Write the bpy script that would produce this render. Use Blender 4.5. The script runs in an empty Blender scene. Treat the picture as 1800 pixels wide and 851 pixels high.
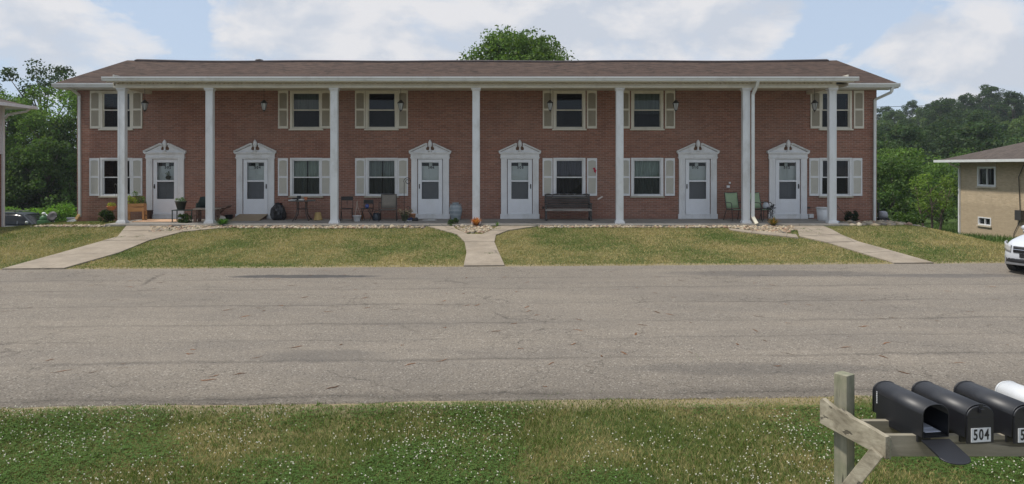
import bpy, bmesh, math, random
import numpy as np
from mathutils import Vector, Matrix
random.seed(7); RNG = np.random.default_rng(11)
S = bpy.context.scene
COL = S.collection
R = math.radians

# ------------------------------------------------------------------ camera
CAMZ = 2.6; FPX = 1180.0; HX, HY = 900.0, 292.0
cd = bpy.data.cameras.new("camera"); cam = bpy.data.objects.new("camera", cd); COL.objects.link(cam)
cam.location = (0, 0, CAMZ); cam.rotation_euler = (R(90), 0, 0)
cd.sensor_width = 36; cd.lens = 36*FPX/1800; cd.shift_y = -(425.5-HY)/1800
cd.clip_end = 2000; cd.clip_start = .05
S.camera = cam
# ------------------------------------------------------------------ sun and sky
SUN_EL = 60.0; SUN_AZ = -98.0            # azimuth from +Y (clockwise seen from above)
w = bpy.data.worlds.new("World"); S.world = w; w.use_nodes = True
nt = w.node_tree; N = nt.nodes; L = nt.links
N.clear()
out = N.new('ShaderNodeOutputWorld'); bg = N.new('ShaderNodeBackground'); bg.inputs[1].default_value = .106
sky = N.new('ShaderNodeTexSky'); sky.sky_type = 'NISHITA'; sky.sun_disc = False
sky.sun_elevation = R(SUN_EL); sky.sun_rotation = R(SUN_AZ); sky.air_density = 1.0; sky.dust_density = .6; sky.ozone_density = 2.5
tc = N.new('ShaderNodeTexCoord')
def vmap(scale, loc=(0, 0, 0)):
    m = N.new('ShaderNodeMapping'); m.inputs['Scale'].default_value = scale; m.inputs['Location'].default_value = loc
    L.new(tc.outputs['Generated'], m.inputs['Vector']); return m
def wnoise(scale, detail, rough, vec, dist=0):
    n = N.new('ShaderNodeTexNoise'); n.inputs['Scale'].default_value = scale; n.inputs['Detail'].default_value = detail
    n.inputs['Roughness'].default_value = rough; n.inputs['Distortion'].default_value = dist
    L.new(vec.outputs[0], n.inputs['Vector']); return n
def wramp(src, stops):
    r = N.new('ShaderNodeValToRGB'); e = r.color_ramp.elements
    while len(e) < len(stops): e.new(.5)
    for k, (p, c) in enumerate(stops): e[k].position = p; e[k].color = (*c, 1)
    L.new(src, r.inputs[0]); return r
def wmix(f, a, b, fac=None):
    m = N.new('ShaderNodeMix'); m.data_type = 'RGBA'
    if f is not None: L.new(f, m.inputs[0])
    else: m.inputs[0].default_value = fac
    for s, i in ((a, 6), (b, 7)):
        if isinstance(s, tuple): m.inputs[i].default_value = (*s, 1)
        else: L.new(s, m.inputs[i])
    return m
sepw = N.new('ShaderNodeSeparateXYZ'); L.new(tc.outputs['Generated'], sepw.inputs[0])
def wm(op, a, b=0.0, clamp=False):
    x = N.new('ShaderNodeMath'); x.operation = op; x.use_clamp = clamp
    for s_, i in ((a, 0), (b, 1)):
        if isinstance(s_, (int, float)): x.inputs[i].default_value = s_
        else: L.new(s_, x.inputs[i])
    return x.outputs[0]
ay = wm('MAXIMUM', wm('ABSOLUTE', sepw.outputs[1]), .12); U = wm('DIVIDE', sepw.outputs[0], ay); Vv = wm('DIVIDE', sepw.outputs[2], ay)
# cumulus banks at their bearings (u, v = tangent of bearing and of elevation)
bank = None
for cu_, cv_, ru, rv, wt in ((-.74, .20, .10, .07, .24), (-.68, .13, .14, .05, .16), (-.50, .225, .05, .04, -.25), (-.30, .22, .16, .085, .40), (-.12, .155, .12, .03, .2), (.02, .225, .10, .075, .34), (.22, .225, .17, .075, .40),
                             (.345, .185, .035, .02, .34), (.42, .235, .04, .02, .22), (.43, .15, .06, .03, -.15), (.66, .17, .12, .05, .32), (.60, .19, .05, .06, .26), (.78, .13, .12, .04, .25), (.52, .24, .08, .05, -.2)):
    dx = wm('DIVIDE', wm('SUBTRACT', U, cu_), ru); dy = wm('DIVIDE', wm('SUBTRACT', Vv, cv_), rv)
    wt *= .70; g_ = wm('MULTIPLY', wm('DIVIDE', 1., wm('ADD', 1., wm('POWER', wm('ADD', wm('MULTIPLY', dx, dx), wm('MULTIPLY', dy, dy)), 2.))), wt)
    bank = g_ if bank is None else wm('ADD', bank, g_)
cn = wnoise(5.5, 10, .60, vmap((1, 1, 1.9), (3.1, .4, 1.7)), .3)
cn2 = wnoise(5.5, 10, .60, vmap((1, 1, 1.9), (3.08, .4, 1.775)), .3)
lift = wm('MULTIPLY', wm('SUBTRACT', 1., wm('DIVIDE', sepw.outputs[2], .35), clamp=True), .0)
dens = wm('ADD', wm('SUBTRACT', cn.outputs['Fac'], .20), bank)
back = wm('MULTIPLY', wm('GREATER_THAN', sepw.outputs[2], .32), .12)
dens = wm('ADD', dens, back)
cover = wramp(dens, [(.37, (0, 0, 0)), (.42, (.6, .6, .6)), (.52, (1, 1, 1))])
thick = wm('SUBTRACT', wm('ADD', wm('SUBTRACT', cn2.outputs['Fac'], .20), bank), .0)
shade = wramp(wm('ADD', wm('MULTIPLY', wm('SUBTRACT', cn2.outputs['Fac'], cn.outputs['Fac']), 1.7), wm('ADD', .35, wm('MULTIPLY', bank, .45))), [(.30, (1, 1, 1)), (.62, (0, 0, 0))])
cloudcol = wmix(shade.outputs[0], (4.6, 4.9, 5.45), (6.25, 6.15, 6.2))
haze_sky = wmix(None, sky.outputs[0], (4.2, 5.0, 6.2), .80)
soft = wmix(None, cover.outputs[0], (0, 0, 0), .12)
fin = wmix(soft.outputs[2], haze_sky.outputs[2], cloudcol.outputs[2])
L.new(fin.outputs[2], bg.inputs[0]); L.new(bg.outputs[0], out.inputs[0])
sd = bpy.data.lights.new("sun", 'SUN'); sd.energy = 3.0; sd.angle = R(3); sd.color = (1, .94, .85)
sun = bpy.data.objects.new("sun", sd); COL.objects.link(sun)
az, el = R(SUN_AZ), R(SUN_EL)
tosun = Vector((math.sin(az)*math.cos(el), math.cos(az)*math.cos(el), math.sin(el)))
sun.rotation_euler = tosun.to_track_quat('Z', 'Y').to_euler(); sun.location = (-30, 10, 40)
S.view_settings.view_transform = 'Standard'; S.view_settings.look = 'None'
S.view_settings.exposure = 0.33; S.view_settings.gamma = 1
S.render.engine = 'CYCLES'
S.render.film_transparent = False

# ------------------------------------------------------------------ helpers
def at(px, py, Y): return Vector(((px-HX)/FPX*Y, Y, CAMZ-(py-HY)/FPX*Y))
def ax(px, Y): return (px-HX)/FPX*Y
def az_(py, Y): return CAMZ-(py-HY)/FPX*Y

def smooth(a, b, x):
    t = np.clip((np.asarray(x, float)-a)/(b-a), 0, 1); return t*t*(3-2*t)
def vnoise(x, y, sc, seed=0):
    x = np.asarray(x, float)*sc+seed*17.3; y = np.asarray(y, float)*sc+seed*9.7
    xi = np.floor(x).astype(np.int64); yi = np.floor(y).astype(np.int64); fx = x-xi; fy = y-yi
    fx = fx*fx*(3-2*fx); fy = fy*fy*(3-2*fy)
    def h(a, b):
        n = (a*374761393+b*668265263+seed*144665) & 0x7fffffff
        n = ((n ^ (n >> 13))*1274126177) & 0x7fffffff
        return ((n ^ (n >> 16)) & 0xffff)/65535.0
    return (h(xi, yi)*(1-fx)+h(xi+1, yi)*fx)*(1-fy)+(h(xi, yi+1)*(1-fx)+h(xi+1, yi+1)*fx)*fy
def fnoise(x, y, sc, seed=0):
    return .55*vnoise(x, y, sc, seed)+.3*vnoise(x, y, sc*2.1, seed+1)+.15*vnoise(x, y, sc*4.7, seed+2)
def far_edge(X): return 17.36+.043*np.asarray(X, float)
def near_edge(X): return 7.46+.040*np.asarray(X, float)
def hgt(X, Y):
    X = np.asarray(X, float); Y = np.asarray(Y, float)
    Xc = np.clip(X, -20, 20)
    t = np.clip((Y-far_edge(Xc))/(22.6-far_edge(Xc)), 0, 1)
    lawn = .56*t
    back = lawn-3.4*smooth(34, 60, Y)
    right = -1.2*np.clip((Y-18)/18, 0, 1)-1.9*smooth(36, 75, Y)
    left = lawn-.13*smooth(0, 1, t)*smooth(0, 1, (-15.5-X)/3.)-2.4*smooth(22.8, 37, Y)-1.0*smooth(38, 60, Y)
    wr = smooth(13.2, 18.0, X+(Y-22.6)*0.0); wl = smooth(-16.8, -18.6, X)
    z = back*(1-wr)+right*wr
    z = z*(1-wl)+left*wl; z = z-.13*smooth(0, 1, t)*smooth(0, 1, (-15.5-X)/3.)*(1-wl)*(X < -15)
    z = z + 13.5*smooth(70, 190, Y)*smooth(10, 125, X)*1.15 + 4*smooth(80, 190, Y)*smooth(-20, -80, X)
    z = z + .03*(fnoise(X, Y, .45, 3)-.5)*smooth(0, .8, Y-far_edge(Xc)) 
    z = np.where(Y < 3.0, -.03, z)
    fg = -.10*smooth(0, .8, near_edge(Xc)-Y)+.035*(fnoise(X, Y, .9, 5)-.5)
    z = np.where(Y < near_edge(Xc), np.where(Y > 2.9, fg, -.1), z)
    lot = (Y >= near_edge(Xc)) & (Y <= far_edge(Xc))
    return np.where(lot, -.02, z)
def h1(X, Y): return float(hgt(X, Y))
def gp(px, py):
    """ground point seen at a pixel"""
    Y = np.arange(3, 60, .01); X = (px-HX)/FPX*Y; Z = CAMZ-(py-HY)/FPX*Y; k = np.nonzero(Z <= hgt(X, Y))[0]
    i = k[0] if len(k) else len(Y)-1
    return Vector((X[i], Y[i], h1(X[i], Y[i])))

WORLD = {}
def tag(o, label=None, cat=None, group=None, kind=None):
    if label: o['label'] = label
    if cat: o['category'] = cat
    if group: o['group'] = group
    if kind: o['kind'] = kind
    return o
def thing(name, label, cat, loc=(0, 0, 0), rz=0, group=None):
    o = bpy.data.objects.new(name, None); COL.objects.link(o); o.location = loc; o.rotation_euler = (0, 0, rz)
    o.empty_display_size = .2
    tag(o, label, cat, group); WORLD[o.name] = Vector(loc); return o
def link_mesh(name, me, m, parent=None, world=False, loc=None, rot=None):
    me.materials.append(m)
    o = bpy.data.objects.new(name, me); COL.objects.link(o)
    wp = Vector((0, 0, 0))
    if parent is not None:
        o.parent = parent
        pw = WORLD.get(parent.name, Vector((0, 0, 0)))
        if world: o.location = -pw; wp = Vector((0, 0, 0))
        else: wp = pw
    if loc is not None: o.location = Vector(o.location)+Vector(loc); wp = wp+Vector(loc)
    if rot is not None: o.rotation_euler = rot
    WORLD[o.name] = wp
    return o
class MB:
    def __init__(s): s.v = []; s.f = []; s.sm = []
    def add(s, vs, fs, smooth=False):
        b = len(s.v); s.v += [tuple(v) for v in vs]; s.f += [tuple(b+i for i in f) for f in fs]; s.sm += [smooth]*len(fs); return s
    def box(s, x0, x1, y0, y1, z0, z1, M=None):
        vs = [Vector(p) for p in ((x0, y0, z0), (x1, y0, z0), (x1, y1, z0), (x0, y1, z0), (x0, y0, z1), (x1, y0, z1), (x1, y1, z1), (x0, y1, z1))]
        if M is not None: vs = [M @ v for v in vs]
        return s.add(vs, [(0, 3, 2, 1), (4, 5, 6, 7), (0, 1, 5, 4), (1, 2, 6, 5), (2, 3, 7, 6), (3, 0, 4, 7)])
    def bar(s, p0, p1, w, t, up=(0, 0, 1)):
        """box from p0 to p1, w across, t along up"""
        p0 = Vector(p0); p1 = Vector(p1); d = (p1-p0); l = d.length; d.normalize()
        sx = d.cross(Vector(up)); sx = sx.normalized() if sx.length > 1e-5 else Vector((1, 0, 0)); u = sx.cross(d)
        M = Matrix.Translation(p0) @ Matrix((sx, d, u)).transposed().to_4x4()
        return s.box(-w/2, w/2, 0, l, -t/2, t/2, M)
    def tube(s, pts, r, n=8, caps=True, closed=False):
        pts = [Vector(p) for p in pts]; rr = r if isinstance(r, (list, tuple)) else [r]*len(pts)
        rings = []; prev = None
        for i, p in enumerate(pts):
            if closed: d = pts[(i+1) % len(pts)]-pts[i-1]
            else: d = pts[min(i+1, len(pts)-1)]-pts[max(i-1, 0)]
            d.normalize()
            if prev is None:
                a = d.cross(Vector((0, 0, 1)))
                if a.length < 1e-3: a = d.cross(Vector((1, 0, 0)))
            else: a = prev-d*prev.dot(d)
            a.normalize(); prev = a; b = d.cross(a)
            rings.append([p+(a*math.cos(2*math.pi*k/n)+b*math.sin(2*math.pi*k/n))*rr[i] for k in range(n)])
        vs = [v for ring in rings for v in ring]; fs = []
        m = len(rings)
        for i in range(m if closed else m-1):
            j = (i+1) % m
            for k in range(n): fs.append((i*n+k, i*n+(k+1) % n, j*n+(k+1) % n, j*n+k))
        s.add(vs, fs, True)
        if caps and not closed:
            b = len(s.v)-len(vs)
            s.f.append(tuple(b+k for k in reversed(range(n)))); s.f.append(tuple(b+(m-1)*n+k for k in range(n))); s.sm += [False, False]
        return s
    def lathe(s, prof, n=20, c=(0, 0, 0), sq=False):
        """prof: list of (r, z) bottom to top"""
        vs = []; c = Vector(c)
        for r, z in prof:
            for k in range(n):
                a = 2*math.pi*k/n+(math.pi/4 if n == 4 else 0); vs.append(c+Vector((r*math.cos(a), r*math.sin(a), z)))
        fs = []
        for i in range(len(prof)-1):
            for k in range(n): fs.append((i*n+k, i*n+(k+1) % n, (i+1)*n+(k+1) % n, (i+1)*n+k))
        s.add(vs, fs, n > 8); b = len(s.v)-len(vs)
        s.f.append(tuple(b+k for k in reversed(range(n)))); s.f.append(tuple(b+(len(prof)-1)*n+k for k in range(n))); s.sm += [False, False]
        return s
    def prism(s, poly, y0, y1, M=None):
        """polygon in xz, extruded along y"""
        n = len(poly); vs = [Vector((x, y0, z)) for x, z in poly]+[Vector((x, y1, z)) for x, z in poly]
        if M is not None: vs = [M @ v for v in vs]
        fs = [tuple(range(n)), tuple(reversed(range(n, 2*n)))]+[(i, i+n, (i+1) % n+n, (i+1) % n) for i in range(n)]
        return s.add(vs, fs)
    def blob(s, c, r, seed=0, amt=.15, n=10, m=7, smooth=True):
        c = Vector(c); r = r if isinstance(r, (tuple, list)) else (r, r, r); vs = []; rd = random.Random(seed)
        vs.append(c+Vector((0, 0, -r[2])))
        for i in range(1, m):
            t = math.pi*i/m
            for k in range(n):
                a = 2*math.pi*k/n; q = 1+amt*(rd.random()-.5)*2
                vs.append(c+Vector((r[0]*math.sin(t)*math.cos(a)*q, r[1]*math.sin(t)*math.sin(a)*q, -r[2]*math.cos(t)*q)))
        vs.append(c+Vector((0, 0, r[2]))); fs = [(0, 1+(k+1) % n, 1+k) for k in range(n)]
        for i in range(m-2):
            for k in range(n): fs.append((1+i*n+k, 1+i*n+(k+1) % n, 1+(i+1)*n+(k+1) % n, 1+(i+1)*n+k))
        e = len(vs)-1; fs += [(1+(m-2)*n+k, 1+(m-2)*n+(k+1) % n, e) for k in range(n)]
        return s.add(vs, fs, smooth)
    def mesh(s, name):
        me = bpy.data.meshes.new(name); me.from_pydata(s.v, [], s.f)
        me.polygons.foreach_set('use_smooth', s.sm); me.update()
        return me
    def build(s, name, m, parent=None, world=False, bevel=0, loc=None, rot=None, fix=True):
        me = s.mesh(name)
        if fix:
            bm = bmesh.new(); bm.from_mesh(me); bmesh.ops.recalc_face_normals(bm, faces=bm.faces); bm.to_mesh(me); bm.free()
        o = link_mesh(name, me, m, parent, world, loc, rot)
        if bevel:
            b = o.modifiers.new('bevel', 'BEVEL'); b.width = bevel; b.segments = 2; b.limit_method = 'ANGLE'; b.angle_limit = R(40)
        return o
def np_mesh(name, V, F, m, parent=None, world=False, attr=None, smooth=False, loc=None):
    """V (n,3), F (k,c) with constant c; attr: per-vertex rgb"""
    me = bpy.data.meshes.new(name); V = np.ascontiguousarray(V, np.float32); F = np.ascontiguousarray(F, np.int32)
    me.vertices.add(len(V)); me.vertices.foreach_set('co', V.ravel())
    c = F.shape[1]; me.loops.add(F.size); me.loops.foreach_set('vertex_index', F.ravel())
    me.polygons.add(len(F)); me.polygons.foreach_set('loop_start', np.arange(0, F.size, c, dtype=np.int32))
    if smooth: me.polygons.foreach_set('use_smooth', np.ones(len(F), bool))
    if attr is not None:
        a = me.color_attributes.new('tint', 'FLOAT_COLOR', 'POINT')
        a.data.foreach_set('color', np.concatenate([attr, np.ones((len(attr), 1))], 1).astype(np.float32).ravel())
    me.update(calc_edges=True); me.validate()
    return link_mesh(name, me, m, parent, world, loc)

# ------------------------------------------------------------------ materials
MC = {}
class MT:
    """tiny node helper"""
    def __init__(s, name, rough=.7, metal=0, spec=None):
        s.m = bpy.data.materials.new(name); s.m.use_nodes = True; s.t = s.m.node_tree; s.b = s.t.nodes['Principled BSDF']
        s.b.inputs['Roughness'].default_value = rough; s.b.inputs['Metallic'].default_value = metal
        if spec is not None: s.b.inputs['Specular IOR Level'].default_value = spec
        s.tc = s.t.nodes.new('ShaderNodeTexCoord'); s.obj = s.tc.outputs['Object']
    def put(s, sock, v):
        if isinstance(v, (int, float)): sock.default_value = v
        elif isinstance(v, tuple): sock.default_value = (*v, 1) if len(v) == 3 and sock.type == 'RGBA' else v
        else: s.t.links.new(v, sock)
    def n(s, typ, ins=None, **kw):
        x = s.t.nodes.new(typ)
        for k, v in kw.items(): setattr(x, k, v)
        for k, v in (ins or {}).items(): s.put(x.inputs[k], v)
        return x
    def math(s, op, a, b=0.0, c=0.0, clamp=False):
        x = s.n('ShaderNodeMath', operation=op, use_clamp=clamp); s.put(x.inputs[0], a); s.put(x.inputs[1], b); s.put(x.inputs[2], c); return x.outputs[0]
    def mapv(s, scale=(1, 1, 1), rot=(0, 0, 0), loc=(0, 0, 0), vec=None):
        return s.n('ShaderNodeMapping', {'Vector': vec or s.obj, 'Scale': scale, 'Rotation': rot, 'Location': loc}).outputs[0]
    def noise(s, scale, detail=3, rough=.5, vec=None, dist=0, col=False):
        x = s.n('ShaderNodeTexNoise', {'Vector': vec or s.obj, 'Scale': scale, 'Detail': detail, 'Roughness': rough, 'Distortion': dist})
        return x.outputs['Color' if col else 'Fac']
    def ramp(s, f, *stops):
        r = s.n('ShaderNodeValToRGB'); e = r.color_ramp.elements
        while len(e) < len(stops): e.new(.5)
        for k, (p, c) in enumerate(stops):
            e[k].position = p; e[k].color = (*c, 1) if isinstance(c, tuple) else (c, c, c, 1)
        s.put(r.inputs[0], f); return r.outputs[0]
    def mix(s, f, a, b, mode='MIX'):
        x = s.n('ShaderNodeMix', data_type='RGBA', blend_type=mode); s.put(x.inputs[0], f); s.put(x.inputs[6], a); s.put(x.inputs[7], b); return x.outputs[2]
    def color(s, c): s.put(s.b.inputs['Base Color'], c); return s
    def bump(s, h, dist=.01, strength=.5):
        x = s.n('ShaderNodeBump', {'Height': h, 'Distance': dist, 'Strength': strength}); s.t.links.new(x.outputs[0], s.b.inputs['Normal']); return s
def pm(name, col, rough=.6, var=.12, scale=6, metal=0, bump=0, stretch=(1, 1, 1), spec=None, dirt=None):
    """plain procedural paint / plastic / metal with mild variation"""
    if name in MC: return MC[name]
    m = MT(name, rough, metal, spec); v = m.mapv(stretch)
    n = m.noise(scale, 5, .6, v)
    a = tuple(c*(1-var) for c in col); b = tuple(min(1, c*(1+var)) for c in col)
    c = m.mix(m.ramp(n, (.3, 0.), (.7, 1.)), a, b)
    if dirt: c = m.mix(m.math('MULTIPLY', m.ramp(m.noise(2.3, 7, .7, m.mapv((1, 1, .5))), (.5, 0.), (.72, 1.)), dirt[1]), c, dirt[0])
    m.color(c)
    rr = m.n('ShaderNodeMapRange', {'Value': n, 'To Min': max(0, rough-.08), 'To Max': min(1, rough+.08)}).outputs[0]
    m.put(m.b.inputs['Roughness'], rr)
    if bump: m.bump(m.noise(scale*6, 4, .6, v), bump, .6)
    MC[name] = m.m; return m.m
def brick_mat(name, c1, c2, mortar, streak=.5):
    m = MT(name, .85)
    g = m.n('ShaderNodeNewGeometry'); sep = m.n('ShaderNodeSeparateXYZ', {0: m.obj}); ns = m.n('ShaderNodeSeparateXYZ', {0: g.outputs['Normal']})
    ny = m.math('GREATER_THAN', m.math('ABSOLUTE', ns.outputs[1]), .7)
    u = m.math('ADD', m.math('MULTIPLY', sep.outputs[0], ny), m.math('MULTIPLY', sep.outputs[1], m.math('SUBTRACT', 1., ny)))
    v = m.n('ShaderNodeCombineXYZ', {0: u, 1: sep.outputs[2]}).outputs[0]
    bt = m.n('ShaderNodeTexBrick', {'Vector': v, 'Scale': 1., 'Mortar Size': .0085, 'Mortar Smooth': .2, 'Bias': -.1, 'Brick Width': .213, 'Row Height': .0677, 'Color1': c1, 'Color2': c2, 'Mortar': mortar})
    n1 = m.ramp(m.noise(1., 6, .65, m.mapv((.9, 1, 14), vec=v) if False else m.mapv((.8, 6.5, 1), vec=v)), (.3, 0.), (.7, 1.))
    c = m.mix(m.math('MULTIPLY', n1, streak), bt.outputs[0], tuple(x*.62 for x in c1))
    n2 = m.ramp(m.noise(9., 3, .6, m.mapv((.5, 1.6, 1), vec=v)), (.35, 0.), (.75, 1.))
    c = m.mix(m.math('MULTIPLY', n2, .35), c, tuple(min(1, x*1.35) for x in c2))
    n3 = m.ramp(m.noise(.35, 4, .6, v), (.4, 0.), (.75, 1.))
    c = m.mix(m.math('MULTIPLY', n3, .22), c, tuple(x*.75+.03 for x in mortar))
    n4 = m.math('MULTIPLY', m.ramp(m.noise(1.6, 6, .7, m.mapv((1.3, .35, 1), vec=v)), (.48, 0.), (.70, 1.)), .35)
    c = m.mix(n4, c, tuple(x*.5 for x in c1))
    c = m.mix(m.math('MULTIPLY', m.ramp(m.math('ADD', sep.outputs[2], m.math('MULTIPLY', m.noise(1.5, 5, .7, v), .5)), (.85, .45), (1.25, 0.)), 1.), c, tuple(x*.55 for x in c1))
    m.color(c); m.bump(m.math('SUBTRACT', 1., bt.outputs['Fac']), .006, .7); return m.m
M_brick = brick_mat('red_brick', (.335, .150, .101), (.175, .080, .057), (.37, .295, .24))
M_tanbrick = brick_mat('tan_brick', (.58, .46, .31), (.42, .325, .21), (.46, .38, .28), .3)
def shingle_mat(name, ca, cb, cc):
    m = MT(name, .95, spec=.2)
    v = m.mapv((1, 1.06, 1))
    bt = m.n('ShaderNodeTexBrick', {'Vector': v, 'Scale': 1., 'Mortar Size': .006, 'Mortar Smooth': .3, 'Bias': 0., 'Brick Width': .31, 'Row Height': .14, 'Color1': ca, 'Color2': cb, 'Mortar': tuple(x*.5 for x in ca)}, offset=.37)
    n = m.noise(3.2, 6, .75, m.mapv((1, 1.8, 1), rot=(0, 0, .5)))
    c = m.mix(m.math('MULTIPLY', m.ramp(n, (.44, 0.), (.60, 1.)), .6), bt.outputs[0], cc)
    n2 = m.noise(.5, 4, .6); c = m.mix(m.math('MULTIPLY', m.ramp(n2, (.45, 0.), (.7, 1.)), .35), c, tuple(x*.6 for x in ca))
    c = m.mix(.25, c, m.noise(60., 2, .5, col=False), 'MULTIPLY')
    m.color(c); m.bump(m.math('ADD', bt.outputs['Fac'], m.noise(40., 3)), .01, .5); return m.m
M_shingle = shingle_mat('brown_shingles', (.100, .066, .052), (.030, .022, .019), (.125, .086, .067))
M_gshingle = shingle_mat('grey_shingles', (.12, .098, .085), (.075, .062, .055), (.145, .12, .105))
M_white = pm('white_trim_paint', (.70, .71, .72), .45, .05, 3, dirt=((.36, .34, .29), .38))
M_cream = pm('cream_trim_and_shade', (.66, .63, .54), .5, .06, 3, dirt=((.40, .36, .28), .3))  # on upper windows this cream puts the portico shade into the colour
M_gutter = pm('painted_gutter', (.62, .64, .63), .4, .06, 2, stretch=(.3, 1, 4), dirt=((.30, .29, .27), .35))
M_soffit = pm('soffit_board', (.50, .46, .38), .6, .08, 4)
M_louver = pm('shutter_louver', (.58, .56, .49), .5, .05, 5)
M_doorw = pm('white_door_enamel', (.72, .74, .77), .35, .04, 2, dirt=((.45, .43, .38), .12))
M_dark = pm('dark_interior', (.03, .03, .03), .9, .2, 3)
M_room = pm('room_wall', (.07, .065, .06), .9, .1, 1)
M_black = pm('black_metal', (.018, .018, .020), .4, .2, 9)
M_iron = pm('dark_bronze_metal', (.04, .036, .034), .45, .25, 9)
M_rubber = pm('tyre_rubber', (.025, .025, .026), .8, .2, 20, bump=.002)
M_terra = pm('terracotta', (.52, .19, .09), .8, .15, 8)
M_soil = pm('potting_soil', (.06, .045, .03), .95, .3, 30, bump=.01)
M_chrome = pm('chrome', (.75, .76, .78), .15, .04, 4, metal=1)
M_number = pm('number_black', (.02, .02, .022), .5, .1, 8)
M_plate = pm('number_plate_silver', (.66, .68, .70), .4, .08, 20)
def glass_mat(name, tint=(.8, .85, .83), ior=1.5, rough=.02):
    m = MT(name); t = m.t; t.nodes.remove(m.b); o = t.nodes['Material Output']
    tr = m.n('ShaderNodeBsdfTransparent', {0: tint}); gl = m.n('ShaderNodeBsdfGlossy', {'Color': (1., 1., 1.), 'Roughness': rough})
    fr = m.n('ShaderNodeFresnel', {'IOR': ior})
    bp = m.n('ShaderNodeBump', {'Height': m.noise(.9, 2, .5), 'Distance': .02, 'Strength': .25})
    t.links.new(bp.outputs[0], gl.inputs['Normal'])
    mx = m.n('ShaderNodeMixShader'); m.put(mx.inputs[0], fr.outputs[0]); t.links.new(tr.outputs[0], mx.inputs[1]); t.links.new(gl.outputs[0], mx.inputs[2])
    t.links.new(mx.outputs[0], o.inputs[0]); return m.m
M_glass = glass_mat('window_glass', (.78, .82, .80), 1.40)
M_screen = glass_mat('insect_screen', (.42, .43, .44), 1.3, .3)
M_carglass = glass_mat('car_glass', (.25, .28, .28), 1.55)
def curtain_mat(name, col):
    m = MT(name, .9); n = m.noise(3., 4, .6, m.mapv((8, 8, .3)))
    m.color(m.mix(m.ramp(n, (.3, 0.), (.7, 1.)), tuple(c*.6 for c in col), col)); return m.m
def wood_mat(name, a, b, scale=1.0, axis='Y', rough=.85, green=None):
    m = MT(name, rough)
    st = {'X': (1.0, 13, 13), 'Y': (13, 1.0, 13), 'Z': (13, 13, 1.0)}[axis]
    n = m.noise(1.2*scale, 7, .65, m.mapv(st), .6)
    c = m.mix(m.ramp(n, (.32, 0.), (.66, 1.)), a, b)
    n2 = m.noise(3.*scale, 5, .6); c = m.mix(m.math('MULTIPLY', m.ramp(n2, (.45, 0.), (.7, 1.)), .45), c, tuple(x*.6 for x in a))
    if green: c = m.mix(m.math('MULTIPLY', m.ramp(m.noise(5.*scale, 4, .6), (.5, 0.), (.68, 1.)), .5), c, green)
    # cracks along the grain
    ck = m.ramp(m.noise(1.*scale, 4, .5, m.mapv(tuple(x*1.3 for x in st), loc=(3, 1, 7))), (.35, 1.), (.39, 0.))
    c = m.mix(m.math('MULTIPLY', ck, .8), c, tuple(x*.25 for x in a))
    m.color(c); m.bump(m.math('SUBTRACT', n, ck), .004, .7); return m.m
M_oldwood = wood_mat('weathered_lumber', (.17, .145, .10), (.42, .38, .29), axis='Y')
M_oldwoodX = wood_mat('weathered_lumber_rail', (.22, .20, .15), (.33, .30, .235), axis='X')
M_oldwoodZ = wood_mat('weathered_lumber_post', (.15, .15, .11), (.34, .32, .235), axis='Z', green=(.13, .15, .08))
M_benchwood = wood_mat('grey_bench_slats', (.035, .033, .032), (.10, .093, .088), axis='X')
M_planter = wood_mat('orange_stained_wood', (.42, .20, .07), (.55, .29, .11), axis='X', rough=.6)
M_brownwood = wood_mat('dark_brown_wood', (.13, .07, .05), (.24, .15, .11), axis='X')
def concrete_mat(name, col, joint=None):
    m = MT(name, .9)
    n = m.noise(2.2, 8, .7); c = m.mix(m.ramp(n, (.3, 0.), (.7, 1.)), tuple(x*.72 for x in col), tuple(min(1, x*1.15) for x in col))
    c = m.mix(m.math('MULTIPLY', m.ramp(m.noise(.7, 6, .75), (.5, 0.), (.7, 1.)), .5), c, (col[0]*.62, col[1]*.58, col[2]*.5))
    vo = m.n('ShaderNodeTexVoronoi', {'Vector': m.mapv((1, 1, 1), vec=m.mix(.12, m.obj, m.noise(2., 4, .6, col=True))), 'Scale': .75}, feature='DISTANCE_TO_EDGE').outputs[0]
    ck = m.ramp(vo, (.0, 1.), (.012, 0.)); c = m.mix(m.math('MULTIPLY', ck, m.ramp(m.noise(.6, 3), (.48, 0.), (.56, .8))), c, tuple(x*.3 for x in col))
    c = m.mix(.3, c, m.ramp(m.noise(90., 3, .7), (.3, .5), (.7, 1.)), 'MULTIPLY')
    m.color(c); m.bump(m.noise(60., 5, .7), .004, .5); return m.m
M_conc = concrete_mat('concrete_walk', (.335, .285, .225))
M_porch = concrete_mat('concrete_porch', (.31, .29, .26))
def foliage_mat(name, trans=.35, rough=.6):
    m = MT(name, rough); t = m.t; o = t.nodes['Material Output']
    a = m.n('ShaderNodeVertexColor', layer_name='tint') if False else m.n('ShaderNodeAttribute', attribute_name='tint')
    d = m.n('ShaderNodeBsdfDiffuse', {0: a.outputs['Color']}); tr = m.n('ShaderNodeBsdfTranslucent', {0: m.mix(1., a.outputs['Color'], (1.15, 1.25, .6), 'MULTIPLY')})
    mx = m.n('ShaderNodeMixShader', {0: trans}); t.links.new(d.outputs[0], mx.inputs[1]); t.links.new(tr.outputs[0], mx.inputs[2])
    gl = m.n('ShaderNodeBsdfGlossy', {'Color': (1., 1., 1.), 'Roughness': .6}); m2 = m.n('ShaderNodeMixShader', {0: .012})
    t.links.new(mx.outputs[0], m2.inputs[1]); t.links.new(gl.outputs[0], m2.inputs[2]); t.links.new(m2.outputs[0], o.inputs[0])
    t.nodes.remove(m.b); return m.m
M_leaf = foliage_mat('leaves', .45); M_grass = foliage_mat('grass_blades', .25)
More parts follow.
